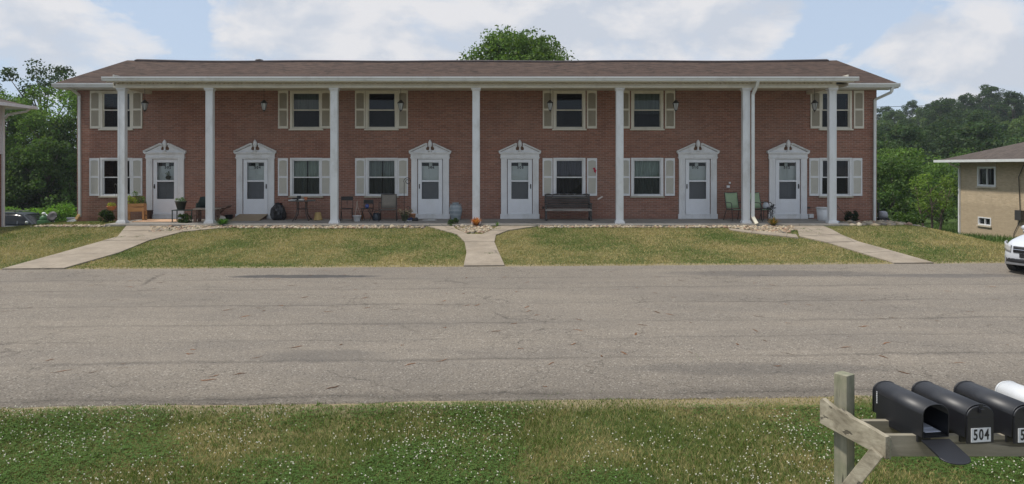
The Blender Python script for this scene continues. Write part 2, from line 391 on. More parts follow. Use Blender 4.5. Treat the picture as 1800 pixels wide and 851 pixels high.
M_bark = pm('bark', (.10, .08, .06), .95, .35, 12, bump=.02, stretch=(1, 1, .25))
M_petal = foliage_mat('petals', .2)

# ground
m = MT('lawn_soil', .95, spec=.1)
sp = m.n('ShaderNodeSeparateXYZ', {0: m.obj})
gn = m.noise(.55, 8, .68); gn2 = m.noise(7., 6, .7)
green = m.mix(m.ramp(gn2, (.35, 0.), (.7, 1.)), (.050, .072, .022), (.105, .125, .042))
dry = m.mix(m.ramp(gn2, (.35, 0.), (.65, 1.)), (.135, .115, .048), (.245, .205, .10))
c = m.mix(m.ramp(gn, (.42, 0.), (.60, 1.)), green, dry)
yn = m.math('SUBTRACT', sp.outputs[1], m.math('MULTIPLY', sp.outputs[0], .044))
wob = m.math('MULTIPLY', m.math('SUBTRACT', m.noise(2.5, 5, .65), .5), .35)
d1 = m.math('ABSOLUTE', m.math('SUBTRACT', m.math('ADD', yn, wob), 7.42)); d2 = m.math('ABSOLUTE', m.math('SUBTRACT', m.math('ADD', yn, wob), 17.42))
c = m.mix(m.ramp(d1, (.10, 1.), (.26, 0.)), c, (.27, .225, .145)); c = m.mix(m.ramp(d2, (.06, 1.), (.20, 0.)), c, (.26, .22, .14))
far = m.ramp(m.math('MULTIPLY', sp.outputs[1], .01), (.30, 0.), (.42, 1.))
c = m.mix(far, c, m.mix(gn2, (.035, .065, .016), (.08, .12, .03)))
m.color(c); m.bump(m.noise(30., 5, .7), .03, .6); M_ground = m.m
# asphalt
m = MT('worn_asphalt', .9, spec=.25)
sp = m.n('ShaderNodeSeparateXYZ', {0: m.obj}); Xs, Ys = sp.outputs[0], sp.outputs[1]
c = m.mix(m.ramp(m.noise(48., 5, .85), (.32, 0.), (.66, 1.)), (.082, .072, .060), (.315, .277, .230))
vo = m.n('ShaderNodeTexVoronoi', {'Vector': m.obj, 'Scale': 52.})
c = m.mix(m.ramp(vo.outputs['Color'], (.80, 0.), (.86, .55)), c, (.42, .39, .34))
c = m.mix(m.ramp(vo.outputs['Color'], (.14, .6), (.22, 0.)), c, (.06, .056, .052))
c = m.mix(m.math('MULTIPLY', m.ramp(m.noise(.35, 6, .7, m.mapv((.5, 1.2, 1))), (.42, 0.), (.68, 1.)), .40), c, (.105, .097, .092))
c = m.mix(m.math('MULTIPLY', m.ramp(m.noise(.8, 5, .7, m.mapv((.3, 1.5, 1), loc=(5, 2, 0))), (.48, 0.), (.7, 1.)), .25), c, (.31, .268, .215))
wobn = m.math('MULTIPLY', m.math('SUBTRACT', m.noise(.55, 6, .65), .5), .55)
yl = m.math('ADD', m.math('SUBTRACT', Ys, m.math('MULTIPLY', Xs, .044)), wobn)
for k, (y0, wd, st) in enumerate(((7.62, .16, .5), (9.05, .10, .45), (10.1, .06, .3), (11.15, .10, .42), (12.7, .09, .38), (14.3, .10, .35), (15.6, .12, .3))):
    b = m.math('SUBTRACT', 1., m.math('DIVIDE', m.math('ABSOLUTE', m.math('SUBTRACT', yl, y0)), wd), clamp=True)
    b = m.math('MULTIPLY', b, m.ramp(m.noise(.5, 5, .7, m.mapv((1, 1, 1), loc=(k*7., 0, 0))), (.35, .15), (.6, 1.)))
    c = m.mix(m.math('MULTIPLY', b, st*1.0), c, (.06, .054, .05))
    th = m.math('SUBTRACT', 1., m.math('DIVIDE', m.math('ABSOLUTE', m.math('SUBTRACT', m.math('ADD', yl, m.math('MULTIPLY', m.noise(6., 3), .10)), y0+.05)), .012), clamp=True)
    th = m.math('MULTIPLY', th, m.ramp(m.noise(.35, 3, .6, m.mapv((1, 1, 1), loc=(k*3.+1, 0, 0))), (.46, 0.), (.54, 1.)))
    c = m.mix(m.math('MULTIPLY', th, .5), c, (.04, .036, .032))
warp = m.n('ShaderNodeVectorMath', {0: m.obj, 1: m.n('ShaderNodeVectorMath', {0: m.noise(1.3, 7, .75, col=True), 1: (.9, .9, 0.)}, operation='MULTIPLY').outputs[0]}, operation='ADD').outputs[0]
for sc, ma, mb, loc in ((.40, .50, .58, 0.), (1.3, .55, .61, 9.), (2.6, .59, .64, 17.)):
    ve = m.n('ShaderNodeTexVoronoi', {'Vector': m.mapv((1, 1, 0), vec=warp), 'Scale': sc}, feature='DISTANCE_TO_EDGE').outputs[0]
    ck = m.math('MULTIPLY', m.ramp(ve, (.0, 1.), (.012*sc, 0.)), m.ramp(m.noise(.33, 4, .6, m.mapv((1, 1, 1), loc=(loc, 4, 0))), (ma, 0.), (mb, 1.)))
    c = m.mix(m.math('MULTIPLY', ck, .62), c, (.035, .031, .027))
def ell(cx, cy, rx, ry, lo, hi):
    dx = m.math('DIVIDE', m.math('SUBTRACT', Xs, cx), rx); dy = m.math('DIVIDE', m.math('SUBTRACT', m.math('ADD', Ys, m.math('MULTIPLY', m.math('SUBTRACT', m.noise(2.2, 5, .7), .5), ry*1.6)), cy), ry)
    d = m.math('ADD', m.math('MULTIPLY', dx, dx), m.math('MULTIPLY', dy, dy))
    return m.ramp(m.math('ADD', d, m.math('MULTIPLY', m.math('SUBTRACT', m.noise(3.5, 5, .7), .5), .9)), (lo, 1.), (hi, 0.))
c = m.mix(m.math('MULTIPLY', ell(-4.9, 15.8, 2.0, .26, .5, 1.), .8), c, (.05, .05, .054))
c = m.mix(m.math('MULTIPLY', ell(6.5, 16.25, 3.0, .55, .3, 1.), .45), c, (.075, .073, .075))
c = m.mix(m.math('MULTIPLY', ell(10.5, 15.9, 3.0, .3, .3, 1.), .45), c, (.08, .078, .08))
c = m.mix(m.math('MULTIPLY', ell(-2.6, 9.2, 1.0, .35, .3, 1.), .4), c, (.085, .08, .076))
c = m.mix(m.math('MULTIPLY', ell(3.2, 8.6, 2.2, .3, .3, 1.), .4), c, (.085, .08, .076))
m.color(c); m.bump(m.math('ADD', m.noise(80., 4, .75), m.math('MULTIPLY', vo.outputs['Distance'], .6)), .006, .8); M_asphalt = m.m

# ------------------------------------------------------------------ ground, lot, street, walks
def axis(*segs):
    o = []
    for a, b, st in segs: o += list(np.arange(a, b, st))
    return np.array(o+[segs[-1][1]])
gx = axis((-400, -100, 20), (-100, -30, 3), (-30, -10, .35), (-10, 10, .25), (10, 30, .35), (30, 130, 3), (130, 500, 20))
gy = axis((-120, -10, 10), (-10, 3, 1), (3, 27, .2), (27, 40, .6), (40, 100, 3), (100, 420, 12))
GX, GY = np.meshgrid(gx, gy); GZ = hgt(GX, GY); nx, ny = len(gx), len(gy)
ii, jj = np.meshgrid(np.arange(nx-1), np.arange(ny-1)); q = (jj*nx+ii).ravel()
o = np_mesh('ground', np.stack([GX.ravel(), GY.ravel(), GZ.ravel()], 1), np.stack([q, q+1, q+1+nx, q+nx], 1), M_ground, smooth=True); tag(o, kind='structure')
# asphalt lot with ragged edges
xs = np.arange(-70, 70.01, .12); xc = np.clip(xs, -20, 20)
e0 = near_edge(xc)+.10*(fnoise(xs, xs*0, .8, 21)-.5)+.10*(fnoise(xs, xs*0, 4., 22)-.5)
e1 = far_edge(xc)+.05*(fnoise(xs, xs*0, .8, 23)-.5)+.03*(fnoise(xs, xs*0, 4., 24)-.5)
rows = [e0*(1-t)+e1*t for t in np.linspace(0, 1, 6)]
V = np.concatenate([np.stack([xs, r, np.full_like(xs, .004)], 1) for r in rows]+[np.stack([xs, e0+.002, np.full_like(xs, -.09)], 1)]); n = len(xs)
F = [(r*n+i, r*n+i+1, (r+1)*n+i+1, (r+1)*n+i) for r in range(5) for i in range(n-1)]+[(6*n+i, 6*n+i+1, i+1, i) for i in range(n-1)]
tag(np_mesh('parking_lot', V, np.array(F), M_asphalt), kind='structure')
mb = MB(); mb.add([(-90, -5.5, .0), (90, -5.5, .0), (90, 2.9, .0), (-90, 2.9, .0)], [(0, 1, 2, 3)]); tag(mb.build('street', M_asphalt), kind='structure')

def inpoly(x, y, P):
    x = np.asarray(x); y = np.asarray(y); c = np.zeros(x.shape, bool); n = len(P)
    for i in range(n):
        x0, y0 = P[i][0], P[i][1]; x1, y1 = P[(i+1) % n][0], P[(i+1) % n][1]
        if y0 == y1: continue
        c ^= ((y0 > y) != (y1 > y)) & (x < (x1-x0)*(y-y0)/(y1-y0)+x0)
    return c
def slabs(rows, name, m=M_conc, gap=.02):
    """rows: list of (left px, right px, y px) down the walk; concrete slabs with open joints"""
    P = [(gp(a, y), gp(b, y2)) for a, y, b, y2 in rows]; mb = MB()
    for k in range(len(P)-1):
        (l0, r0), (l1, r1) = P[k], P[k+1]
        nsub = max(1, int(round((l1-l0).length/1.3)))
        for s_ in range(nsub):
            t0 = s_/nsub; t1 = (s_+1)/nsub; L_ = (l1-l0).length; g = gap/2/max(L_, .1)
            a = l0.lerp(l1, t0+g); b = r0.lerp(r1, t0+g); c_ = r0.lerp(r1, t1-g); d = l0.lerp(l1, t1-g)
            nsx = 5; top = []; bot = []; tl = random.uniform(-.006, .006)
            for (u, v) in ((a, b), (d, c_)):
                for q_ in range(nsx+1):
                    p = u.lerp(v, q_/nsx); z = h1(p.x, p.y)+.035+tl; top.append((p.x, p.y, z)); bot.append((p.x, p.y, z-.15))
            vs = top+bot; K = nsx+1; fs = []
            for q_ in range(nsx): fs.append((q_, q_+1, K+q_+1, K+q_)); fs.append((2*K+q_, 2*K+q_+1, q_+1, q_)); fs.append((K+q_, K+q_+1, 3*K+q_+1, 3*K+q_))
            fs += [(0, K, 3*K, 2*K), (nsx, K+nsx, 3*K+nsx, 2*K+nsx)]
            mb.add(vs, fs)
    tag(mb.build(name, m), kind='structure')
    poly = [(p[0].x, p[0].y) for p in P]+[(p[1].x, p[1].y) for p in reversed(P)]; return poly
PATHS = []
PATHS.append(slabs([(3, 476, 112, 473.5), (92, 450, 208, 446), (180, 425, 262, 424), (206, 418, 290, 414), (222, 398.5, 300, 398.5)], 'walkway'))
PATHS.append(slabs([(262, 424, 264, 412), (322, 408.5, 318, 404), (392, 401.5, 388, 399)], 'walkway'))
PATHS.append(slabs([(815, 469.2, 887, 468.4), (820, 446, 877, 446), (817, 427, 869, 427), (803, 413, 872, 413.5)], 'walkway'))
PATHS.append(slabs([(822, 413, 803, 413), (800, 403, 781, 407), (797, 398.5, 752, 399)], 'walkway'))
PATHS.append(slabs([(846, 414, 873, 414), (862, 407, 893, 406.5), (876, 399, 944, 399)], 'walkway'))
PATHS.append(slabs([(1572, 464.2, 1642, 463.6), (1516, 447, 1570, 443), (1455, 428, 1508, 426), (1405, 417, 1478, 414), (1402, 406, 1462, 405), (1393, 398.5, 1447, 398.5)], 'walkway'))
PATHS.append(slabs([(1280, 402.5, 1282, 405), (1325, 407.5, 1320, 411), (1400, 414, 1404, 420)], 'walkway'))
def pxpoly(*pts): return [tuple(gp(x, y)[:2]) for x, y in pts]
GRAVEL = [pxpoly((267, 400), (300, 398.5), (365, 398.5), (392, 399.5), (330, 405), (300, 408), (262, 409)),
          [(-16.2, 22.95), (-13.55, 22.95), (-13.55, 22.45), (-16.2, 22.6)],
          [(-9.9, 22.62), (-2.9, 22.62), (-2.9, 22.25), (-9.9, 22.33)],
          pxpoly((797, 398.5), (862, 398.5), (868, 403), (848, 411), (818, 411)),
          [(.9, 22.62), (7.6, 22.62), (7.6, 22.38), (.9, 22.38)],
          pxpoly((1250, 398.5), (1395, 398.5), (1400, 405), (1392, 410), (1370, 412), (1330, 408), (1290, 402)),
          [(11.4, 23.6), (13.9, 24.5), (15.3, 24.8), (15.0, 24.1), (13.0, 22.9), (11.4, 22.8)]]
PORCH_Y0 = 22.66
def lawn_ok(x, y, marg=0):
    ok = np.ones(np.shape(x), bool)
    for P in PATHS: ok &= ~inpoly(x, y, P)
    for P in GRAVEL[1:]+GRAVEL[:1]: ok &= ~(inpoly(x, y, P) & (vnoise(x, y, 3., 31) < .93))
    ok &= ~((x > -16.3) & (x < 13.7) & (y > 24.6) & (y < 34)); ok &= ~((x > -13.75) & (x < 11.4) & (y > PORCH_Y0))
    ok &= ~((x > 24) & (y > 20) & (y < 36.2)); return ok

# gravel stones
def stones(polys, n_per, rr, name, label_kind='stuff'):
    V = []; F = []; Cc = []; b = 0
    ico = np.array([(0, 0, 1), (.89, 0, .45), (.28, .85, .45), (-.72, .53, .45), (-.72, -.53, .45), (.28, -.85, .45), (.72, .53, -.45), (-.28, .85, -.45), (-.89, 0, -.45), (-.28, -.85, -.45), (.72, -.53, -.45), (0, 0, -1)])
    icf = np.array([(0, 1, 2), (0, 2, 3), (0, 3, 4), (0, 4, 5), (0, 5, 1), (1, 6, 2), (2, 7, 3), (3, 8, 4), (4, 9, 5), (5, 10, 1), (6, 7, 2), (7, 8, 3), (8, 9, 4), (9, 10, 5), (10, 6, 1), (11, 7, 6), (11, 8, 7), (11, 9, 8), (11, 10, 9), (11, 6, 10)])
    pal = np.array([(.40, .32, .21), (.32, .255, .17), (.46, .39, .28), (.34, .22, .15), (.25, .22, .18), (.52, .45, .34)])
    for P in polys:
        P_ = np.array(P); x0, y0 = P_.min(0); x1, y1 = P_.max(0); A = abs(sum(P[i][0]*P[(i+1) % len(P)][1]-P[(i+1) % len(P)][0]*P[i][1] for i in range(len(P))))/2
        n = int(n_per*A); x = RNG.uniform(x0, x1, n*4); y = RNG.uniform(y0, y1, n*4); k = inpoly(x, y, P) & (RNG.random(len(x)) < .35+.65*smooth(.3, .55, vnoise(x, y, 1.7, 77))); x = x[k][:n]; y = y[k][:n]; z = hgt(x, y)
        for i in range(len(x)):
            r = rr*RNG.uniform(.5, 1.3); s = np.array([r*RNG.uniform(.8, 1.4), r*RNG.uniform(.7, 1.1), r*RNG.uniform(.5, .8)]); a = RNG.uniform(0, 6.28)
            v = ico*s*RNG.uniform(.85, 1.15, (12, 1)); v = np.stack([v[:, 0]*math.cos(a)-v[:, 1]*math.sin(a), v[:, 0]*math.sin(a)+v[:, 1]*math.cos(a), v[:, 2]], 1)
            V.append(v+(x[i], y[i], z[i]+RNG.uniform(0, .03))); F.append(icf+b); b += 12
            Cc.append(np.tile(pal[RNG.integers(len(pal))]*RNG.uniform(.7, 1.1), (12, 1)))
    o = np_mesh(name, np.concatenate(V), np.concatenate(F), M_stone, attr=np.concatenate(Cc), smooth=False); o['kind'] = 'stuff'; return o
m = MT('river_stone', .8); a = m.n('ShaderNodeAttribute', attribute_name='tint'); m.color(m.mix(.15, a.outputs['Color'], m.noise(30., 4, .6, col=False), 'MULTIPLY')); M_stone = m.m
tag(stones(GRAVEL[:6], 380, .05, 'gravel'), 'pale tan river stones bedded along the porch edge', 'gravel')
tag(stones(GRAVEL[6:], 60, .12, 'rock_border'), 'larger grey rocks piled at the right corner of the brick house', 'rocks')

# ------------------------------------------------------------------ grass
def blades(x, y, h, wd, lean, colr, name, segs=2):
    n = len(x); z = hgt(x, y)-.004; a = RNG.uniform(0, 2*np.pi, n); la = RNG.uniform(0, 2*np.pi, n); dx = np.cos(a)*wd/2; dy = np.sin(a)*wd/2
    lx = np.cos(la)*lean*h; ly = np.sin(la)*lean*h
    if segs == 2:
        V = np.empty((n, 5, 3)); V[:, 0] = np.stack([x-dx, y-dy, z], 1); V[:, 1] = np.stack([x+dx, y+dy, z], 1)
        V[:, 2] = np.stack([x+dx*.75+lx*.35, y+dy*.75+ly*.35, z+h*.6], 1); V[:, 3] = np.stack([x-dx*.75+lx*.35, y-dy*.75+ly*.35, z+h*.6], 1)
        V[:, 4] = np.stack([x+lx, y+ly, z+h], 1); b = np.arange(n)[:, None]*5
        F = np.concatenate([b+np.array([[0, 1, 2]]), b+np.array([[0, 2, 3]]), b+np.array([[3, 2, 4]])]); k = 5
    else:
        V = np.empty((n, 3, 3)); V[:, 0] = np.stack([x-dx, y-dy, z], 1); V[:, 1] = np.stack([x+dx, y+dy, z], 1); V[:, 2] = np.stack([x+lx, y+ly, z+h], 1)
        F = np.arange(n)[:, None]*3+np.array([[0, 1, 2]]); k = 3
    return V.reshape(-1, 3), F, np.repeat(colr, k, 0)
def grass_col(x, y, seed, dry_lo, dry_hi):
    t = smooth(dry_lo, dry_hi, fnoise(x, y, .55, seed)+.18*(RNG.random(len(x))-.5)+.12*(fnoise(x, y, 2.6, seed+4)-.5))[:, None]
    g = np.array([.098, .152, .032])*RNG.uniform(.6, 1.35, (len(x), 1)); g2 = np.array([.165, .200, .056])*RNG.uniform(.7, 1.2, (len(x), 1))
    k = (RNG.random(len(x)) < .4)[:, None]; g = np.where(k, g2, g)
    d = np.array([.38, .315, .145])*RNG.uniform(.65, 1.25, (len(x), 1)); kd = (RNG.random(len(x)) < t[:, 0]*.85+.08)[:, None]
    return np.where(kd, d, g), t[:, 0]
n = 330000
x = RNG.uniform(-8.5, 8.5, n); y = RNG.uniform(4.6, 8.0, n)
k = y < near_edge(x)-.02+.16*(fnoise(x, y, 2.2, 41)-.62); x = x[k]; y = y[k]
cc, t = grass_col(x*1.5, y*1.5, 51, .47, .82)
edge = near_edge(x)-y
h = RNG.uniform(.020, .050, len(x))*(1.15-.5*t)*(.75+.6*fnoise(x, y, 1.3, 42)); h *= .45+.55*smooth(0, .35, edge)
V, F, Cc = blades(x, y, h, RNG.uniform(.0035, .007, len(x)), RNG.uniform(.2, 1.2, len(x)), cc, 'g')
tag(np_mesh('grass', V, F, M_grass, attr=Cc), 'clover mixed grass verge in the foreground', 'grass', kind='stuff')
# clover: leaves and flower heads
def patch_pts(n, x0, x1, y0, y1, seed, lo, hi, sc=.8):
    x = RNG.uniform(x0, x1, n); y = RNG.uniform(y0, y1, n); p = smooth(lo, hi, fnoise(x, y, sc, seed)); k = RNG.random(n) < p; return x[k], y[k]
x, y = patch_pts(190000, -8.5, 8.5, 4.6, 7.3, 61, .36, .62); k = y < near_edge(x)-.12; x = x[k]; y = y[k]; z = hgt(x, y)+RNG.uniform(.02, .055, len(x)); n = len(x)
Vs = []; 
r = RNG.uniform(.006, .012, n); a0 = RNG.uniform(0, 6.28, n); V = np.empty((n, 12, 3))
for q_ in range(3):
    a = a0+q_*2.09
    for j, (rad, off) in enumerate(((.1, 0), (1., -.55), (1.35, 0), (1., .55))):
        V[:, q_*4+j] = np.stack([x+r*rad*np.cos(a+off), y+r*rad*np.sin(a+off), z+r*.3*(j > 0)*RNG.uniform(-1, 1, n)], 1)
F = (np.arange(n)[:, None, None]*12+np.array([[0, 1, 2, 3], [4, 5, 6, 7], [8, 9, 10, 11]])[None]).reshape(-1, 4)
cl = np.array([.080, .148, .034])*RNG.uniform(.7, 1.4, (n, 1))
tag(np_mesh('clover', V.reshape(-1, 3), F, M_grass, attr=np.repeat(cl, 12, 0)), 'dark green clover leaves spread through the verge', 'clover', kind='stuff')
def dots(x, y, hz, r, colr, name, m=M_petal):
    n = len(x); z = hgt(x, y)+hz; o6 = np.array([(1, 0, 0), (0, 1, 0), (-1, 0, 0), (0, -1, 0), (0, 0, 1), (0, 0, -1)]); f8 = np.array([(0, 1, 4), (1, 2, 4), (2, 3, 4), (3, 0, 4), (1, 0, 5), (2, 1, 5), (3, 2, 5), (0, 3, 5)])
    V = np.stack([x, y, z], 1)[:, None]+o6[None]*r[:, None, None]*RNG.uniform(.8, 1.2, (n, 6, 1)); F = (np.arange(n)[:, None, None]*6+f8[None]).reshape(-1, 3)
    return np_mesh(name, V.reshape(-1, 3), F, m, attr=np.repeat(colr, 6, 0))
x, y = patch_pts(9000, -8.5, 8.5, 4.6, 7.2, 61, .36, .74, 1.3); x2, y2 = patch_pts(5000, -8.5, 8.5, 4.6, 7.2, 63, .3, .8); x = np.append(x, x2); y = np.append(y, y2); k = y < near_edge(x)-.1; x = x[k]; y = y[k]
tag(dots(x, y, RNG.uniform(.045, .075, len(x)), RNG.uniform(.005, .0095, len(x)), np.array([.72, .69, .58])*RNG.uniform(.6, 1.1, (len(x), 1)), 'clover_flowers'), 'small white clover blossoms dotted over the verge', 'flowers', kind='stuff')
# lawn between lot and porch, side lawns
n = 560000
x = RNG.uniform(-24, 24, n); y = RNG.uniform(16.3, 30, n); k = (y > far_edge(np.clip(x, -20, 20))+.02+.10*(fnoise(x, y, 2., 43)-.3)) & lawn_ok(x, y) & ((y < 25) | (x > 13) | (x < -16)); x = x[k]; y = y[k]
cc, t = grass_col(x, y, 71, .28, .54)
gr = smooth(1.0, .0, 22.6-y)[:, None]*.6*(x < 14)[:, None]+smooth(14, 16, x)[:, None]*.35*smooth(18.5, 21, y)[:, None]; cc = cc*1.08; cc = cc*(1-gr)+np.array([.10, .150, .040])*RNG.uniform(.7, 1.3, (len(x), 1))*gr
V, F, Cc = blades(x, y, RNG.uniform(.02, .055, len(x)), RNG.uniform(.012, .022, len(x)), RNG.uniform(.3, 1.2, len(x)), cc, 'g', 1)
tag(np_mesh('lawn_grass', V, F, M_grass, attr=Cc), 'patchy half dried lawn grass in front of the brick house', 'grass', kind='stuff')
# rough grass behind the right lawn
n = 60000
x = RNG.uniform(15, 34, n); y = RNG.uniform(27, 46, n); k = lawn_ok(x, y); x = x[k]; y = y[k]
V, F, Cc = blades(x, y, RNG.uniform(.05, .35, len(x))*smooth(28, 33, y), RNG.uniform(.03, .06, len(x)), RNG.uniform(.2, .8, len(x)), np.array([.09, .15, .04])*RNG.uniform(.5, 1.5, (len(x), 1)), 'g', 1)
tag(np_mesh('meadow_grass', V, F, M_grass, attr=Cc), 'taller rough grass sloping down behind the right lawn', 'grass', kind='stuff')
# tufts overhanging walk and lot edges
def tuft_cloud(pts, n_each, spread, hh, colr):
    xs_ = []; ys_ = []
    for (px_, py_) in pts:
        g_ = gp(px_, py_); xs_.append(RNG.normal(g_.x, spread, n_each)); ys_.append(RNG.normal(g_.y, spread*.6, n_each))
    x = np.concatenate(xs_); y = np.concatenate(ys_); return blades(x, y, RNG.uniform(hh*.4, hh, len(x)), RNG.uniform(.008, .018, len(x)), RNG.uniform(.3, 1.2, len(x)), np.array(colr)*RNG.uniform(.6, 1.4, (len(x), 1)), 'g', 1)
V, F, Cc = tuft_cloud([(212, 419), (243, 418), (300, 407), (345, 403), (875, 404), (868, 405), (1405, 410), (1412, 404), (1395, 413), (1440, 406), (1395, 408), (1420, 409), (1438, 413), (860, 448)], 60, .07, .09, (.09, .16, .035))
V2, F2, C2 = tuft_cloud([(1226, 627), (1229, 631), (1226, 634), (686, 707), (978, 696), (964, 700), (1058, 693), (1122, 692), (300, 712), (560, 712)], 16, .03, .05, (.11, .18, .035)); F = np.concatenate([F, F2+len(V)]); V = np.concatenate([V, V2]); Cc = np.concatenate([Cc, C2])
tag(np_mesh('weed_tufts', V, F, M_grass, attr=Cc), 'small green weeds growing out of pavement joints and edges', 'weeds', kind='stuff')
# leaf litter on the lot
n = 260; x = RNG.uniform(-14, 14, n); y = RNG.uniform(7.8, 16.8, n); V = []; F = []; Cc = []
for i in range(n):
    a = math.radians(RNG.normal(35, 25)) if x[i] < 1 else math.radians(RNG.normal(-30, 30)); l = RNG.uniform(.05, .24); wd = RNG.uniform(.010, .035); cx, cy = x[i], y[i]; b = len(V)
    for s_ in np.linspace(-1, 1, 5):
        px_ = cx+math.cos(a)*l/2*s_; py_ = cy+math.sin(a)*l/2*s_+.02*math.sin(s_*3+i); q_ = wd*(1-s_*s_*.9)/2
        V += [(px_-math.sin(a)*q_, py_+math.cos(a)*q_, .0075), (px_+math.sin(a)*q_, py_-math.cos(a)*q_, .0075+.004*RNG.random())]
    for s_ in range(4): F.append((b+2*s_, b+2*s_+1, b+2*s_+3, b+2*s_+2))
    c0 = np.array([.20, .095, .05])*RNG.uniform(.5, 1.5); Cc += [c0]*10
tag(np_mesh('leaf_litter', np.array(V), np.array(F), M_petal, attr=np.array(Cc)), 'thin brown twigs and seed strings scattered over the asphalt', 'debris', kind='stuff')

# ------------------------------------------------------------------ leafy things
def leaf_cloud(centers, radii, n_each, size, colr, rng, flat=.75):
    """leaf quads spread through clumps; returns V,F,C"""
    V = []; Cc = []
    for c, r in zip(centers, radii):
        n = max(4, int(n_each)); d = rng.normal(size=(n, 3)); d /= np.linalg.norm(d, axis=1)[:, None]; rad = r*rng.uniform(.35, 1.08, (n, 1))**.6
        p = np.array(c)+d*rad*np.array([1, 1, flat])
        nrm = d*.5+rng.normal(size=(n, 3))*.6+np.array([0, 0, .35]); nrm /= np.linalg.norm(nrm, axis=1)[:, None]
        t = np.cross(nrm, rng.normal(size=(n, 3))); t /= np.linalg.norm(t, axis=1)[:, None]; b = np.cross(nrm, t)
        s = size*rng.uniform(.5, 1.25, (n, 1))
        q = np.stack([p-t*s*.5, p+b*s*.30-t*s*.05, p+t*s*.55, p-b*s*.30-t*s*.05], 1); V.append(q.reshape(-1, 3))
        cl = np.array(colr)*rng.uniform(.75, 1.25)*rng.uniform(.65, 1.35, (n, 1))*np.array([1, 1, 1])+rng.uniform(-.01, .02, (n, 1))*np.array([1.2, .8, 0]); Cc.append(np.repeat(np.clip(cl, .004, 1), 4, 0))
    V = np.concatenate(V); F = np.arange(len(V)).reshape(-1, 4); return V, F, np.concatenate(Cc)
def make_tree(name, label, cat, loc, H, Rr, seed, colr, leaf=.25, nclump=60, nleaf=110, base=.25, group=None, shape='round', trunkr=.16, gap=0., multi=1):
    rng = np.random.default_rng(seed); root = thing(name, label, cat, loc, rng.uniform(0, 6.28), group)
    cz0 = H*base; ch = H-cz0; cs = []; rs = []
    for k in range(nclump):
        t = (k+.5)/nclump; u = rng.uniform(0, 1); z = cz0+ch*(.08+.88*t)
        if shape == 'round': env = math.sqrt(max(.05, 1-((t-.42)/.62)**2))
        elif shape == 'spread': env = math.sqrt(max(.04, 1-((t-.6)/.62)**2))*(.75+.3*t)
        else: env = (1-t)**.7*1.05+.08
        a = rng.uniform(0, 6.28); rr = Rr*env*(.25+.7*math.sqrt(u))*(1+.22*math.sin(3*a+seed))
        cs.append((rr*math.cos(a), rr*math.sin(a), z)); rs.append(Rr*rng.uniform(.17, .33)*(.8 if gap else 1))
    V, F, Cc = leaf_cloud(cs, rs, nleaf, leaf, colr, rng)
    np_mesh('crown', V, F, M_leaf, root, attr=Cc)
    mb = MB(); top = H*.8
    for s_ in range(multi):
        ox = (s_-(multi-1)/2)*Rr*.18; pts = []; rr = []
        for k in range(7):
            t = k/6; pts.append((ox*(1+2*t)+rng.normal(0, .02*H)*t, rng.normal(0, .02*H)*t, -0.3+t*(top+.3))); rr.append(trunkr*(1.25-t*1.15)+.01)
        mb.tube(pts, rr, 7)
        for c in cs[s_::max(1, int(nclump*multi/14))]:
            z0 = min(top*.9, max(cz0*.8, c[2]*.62)); f = z0/top; i = min(5, int(f*6)); p0 = Vector(pts[i]).lerp(Vector(pts[i+1]), f*6-i)
            mid = p0.lerp(Vector(c), .5)+Vector((0, 0, H*.03)); mb.tube([p0, mid, c], [trunkr*.5*(1-f*.6), trunkr*.28, trunkr*.08], 5)
    mb.build('trunk', M_bark, root, fix=False)
    return root
def copy_thing(src, loc, rz, sc=1, label=None, group=None):
    c = src.copy(); COL.objects.link(c); c.location = loc; c.rotation_euler = (0, 0, rz); c.scale = (sc, sc, sc*random.uniform(.9, 1.12))
    if label: c['label'] = label
    if group: c['group'] = group
    for ch in src.children:
        d = ch.copy(); COL.objects.link(d); d.parent = c
    return c
def bush(name, label, cat, loc, rx, ry, hh, seed, colr, leaf=.05, n=28, nl=90, stem=True, group=None):
    rng = np.random.default_rng(seed); root = thing(name, label, cat, loc, 0, group); cs = []; rs = []
    for k in range(n):
        a = rng.uniform(0, 6.28); u = math.sqrt(rng.uniform(0, 1)); z = rng.uniform(.12, .85)*hh; e = math.sqrt(max(.1, 1-(z/hh-.35)**2*1.6))
        cs.append((rx*u*e*.8*math.cos(a), ry*u*e*.8*math.sin(a), z)); rs.append(min(rx, ry)*rng.uniform(.22, .4))
    V, F, Cc = leaf_cloud(cs, rs, nl, leaf, colr, rng, 1.); np_mesh('foliage', V, F, M_leaf, root, attr=Cc)
    mb = MB()
    for c in cs[::3]: mb.tube([(c[0]*.1, c[1]*.1, -.03), (c[0]*.5, c[1]*.5, c[2]*.5), c], [.012, .009, .004], 5)
    mb.build('stem', M_bark, root, fix=False); return root
def spiky(name, label, loc, r, hh, seed, cols, n=60, wd=.02, cat='plant'):
    rng = np.random.default_rng(seed); root = thing(name, label, cat, loc); V = []; F = []; Cc = []
    for i in range(n):
        a = rng.uniform(0, 6.28); rr = r*rng.uniform(.2, 1); zz = hh*rng.uniform(.55, 1)*(1-.35*rr/r); c0 = np.array(cols[rng.integers(len(cols))])*rng.uniform(.7, 1.3); b = len(V)
        for k, t in enumerate((0, .4, .75, 1)):
            ww = wd*(1-t)*.6+.002; p = (rr*t*math.cos(a), rr*t*math.sin(a), zz*math.sin(t*1.75)/.98); V += [(p[0]-math.sin(a)*ww, p[1]+math.cos(a)*ww, p[2]), (p[0]+math.sin(a)*ww, p[1]-math.cos(a)*ww, p[2])]; Cc += [c0, c0]
        for k in range(3): F.append((b+2*k, b+2*k+1, b+2*k+3, b+2*k+2))
    np_mesh('foliage', np.array(V), np.array(F), M_leaf, root, attr=np.array(Cc)); return root

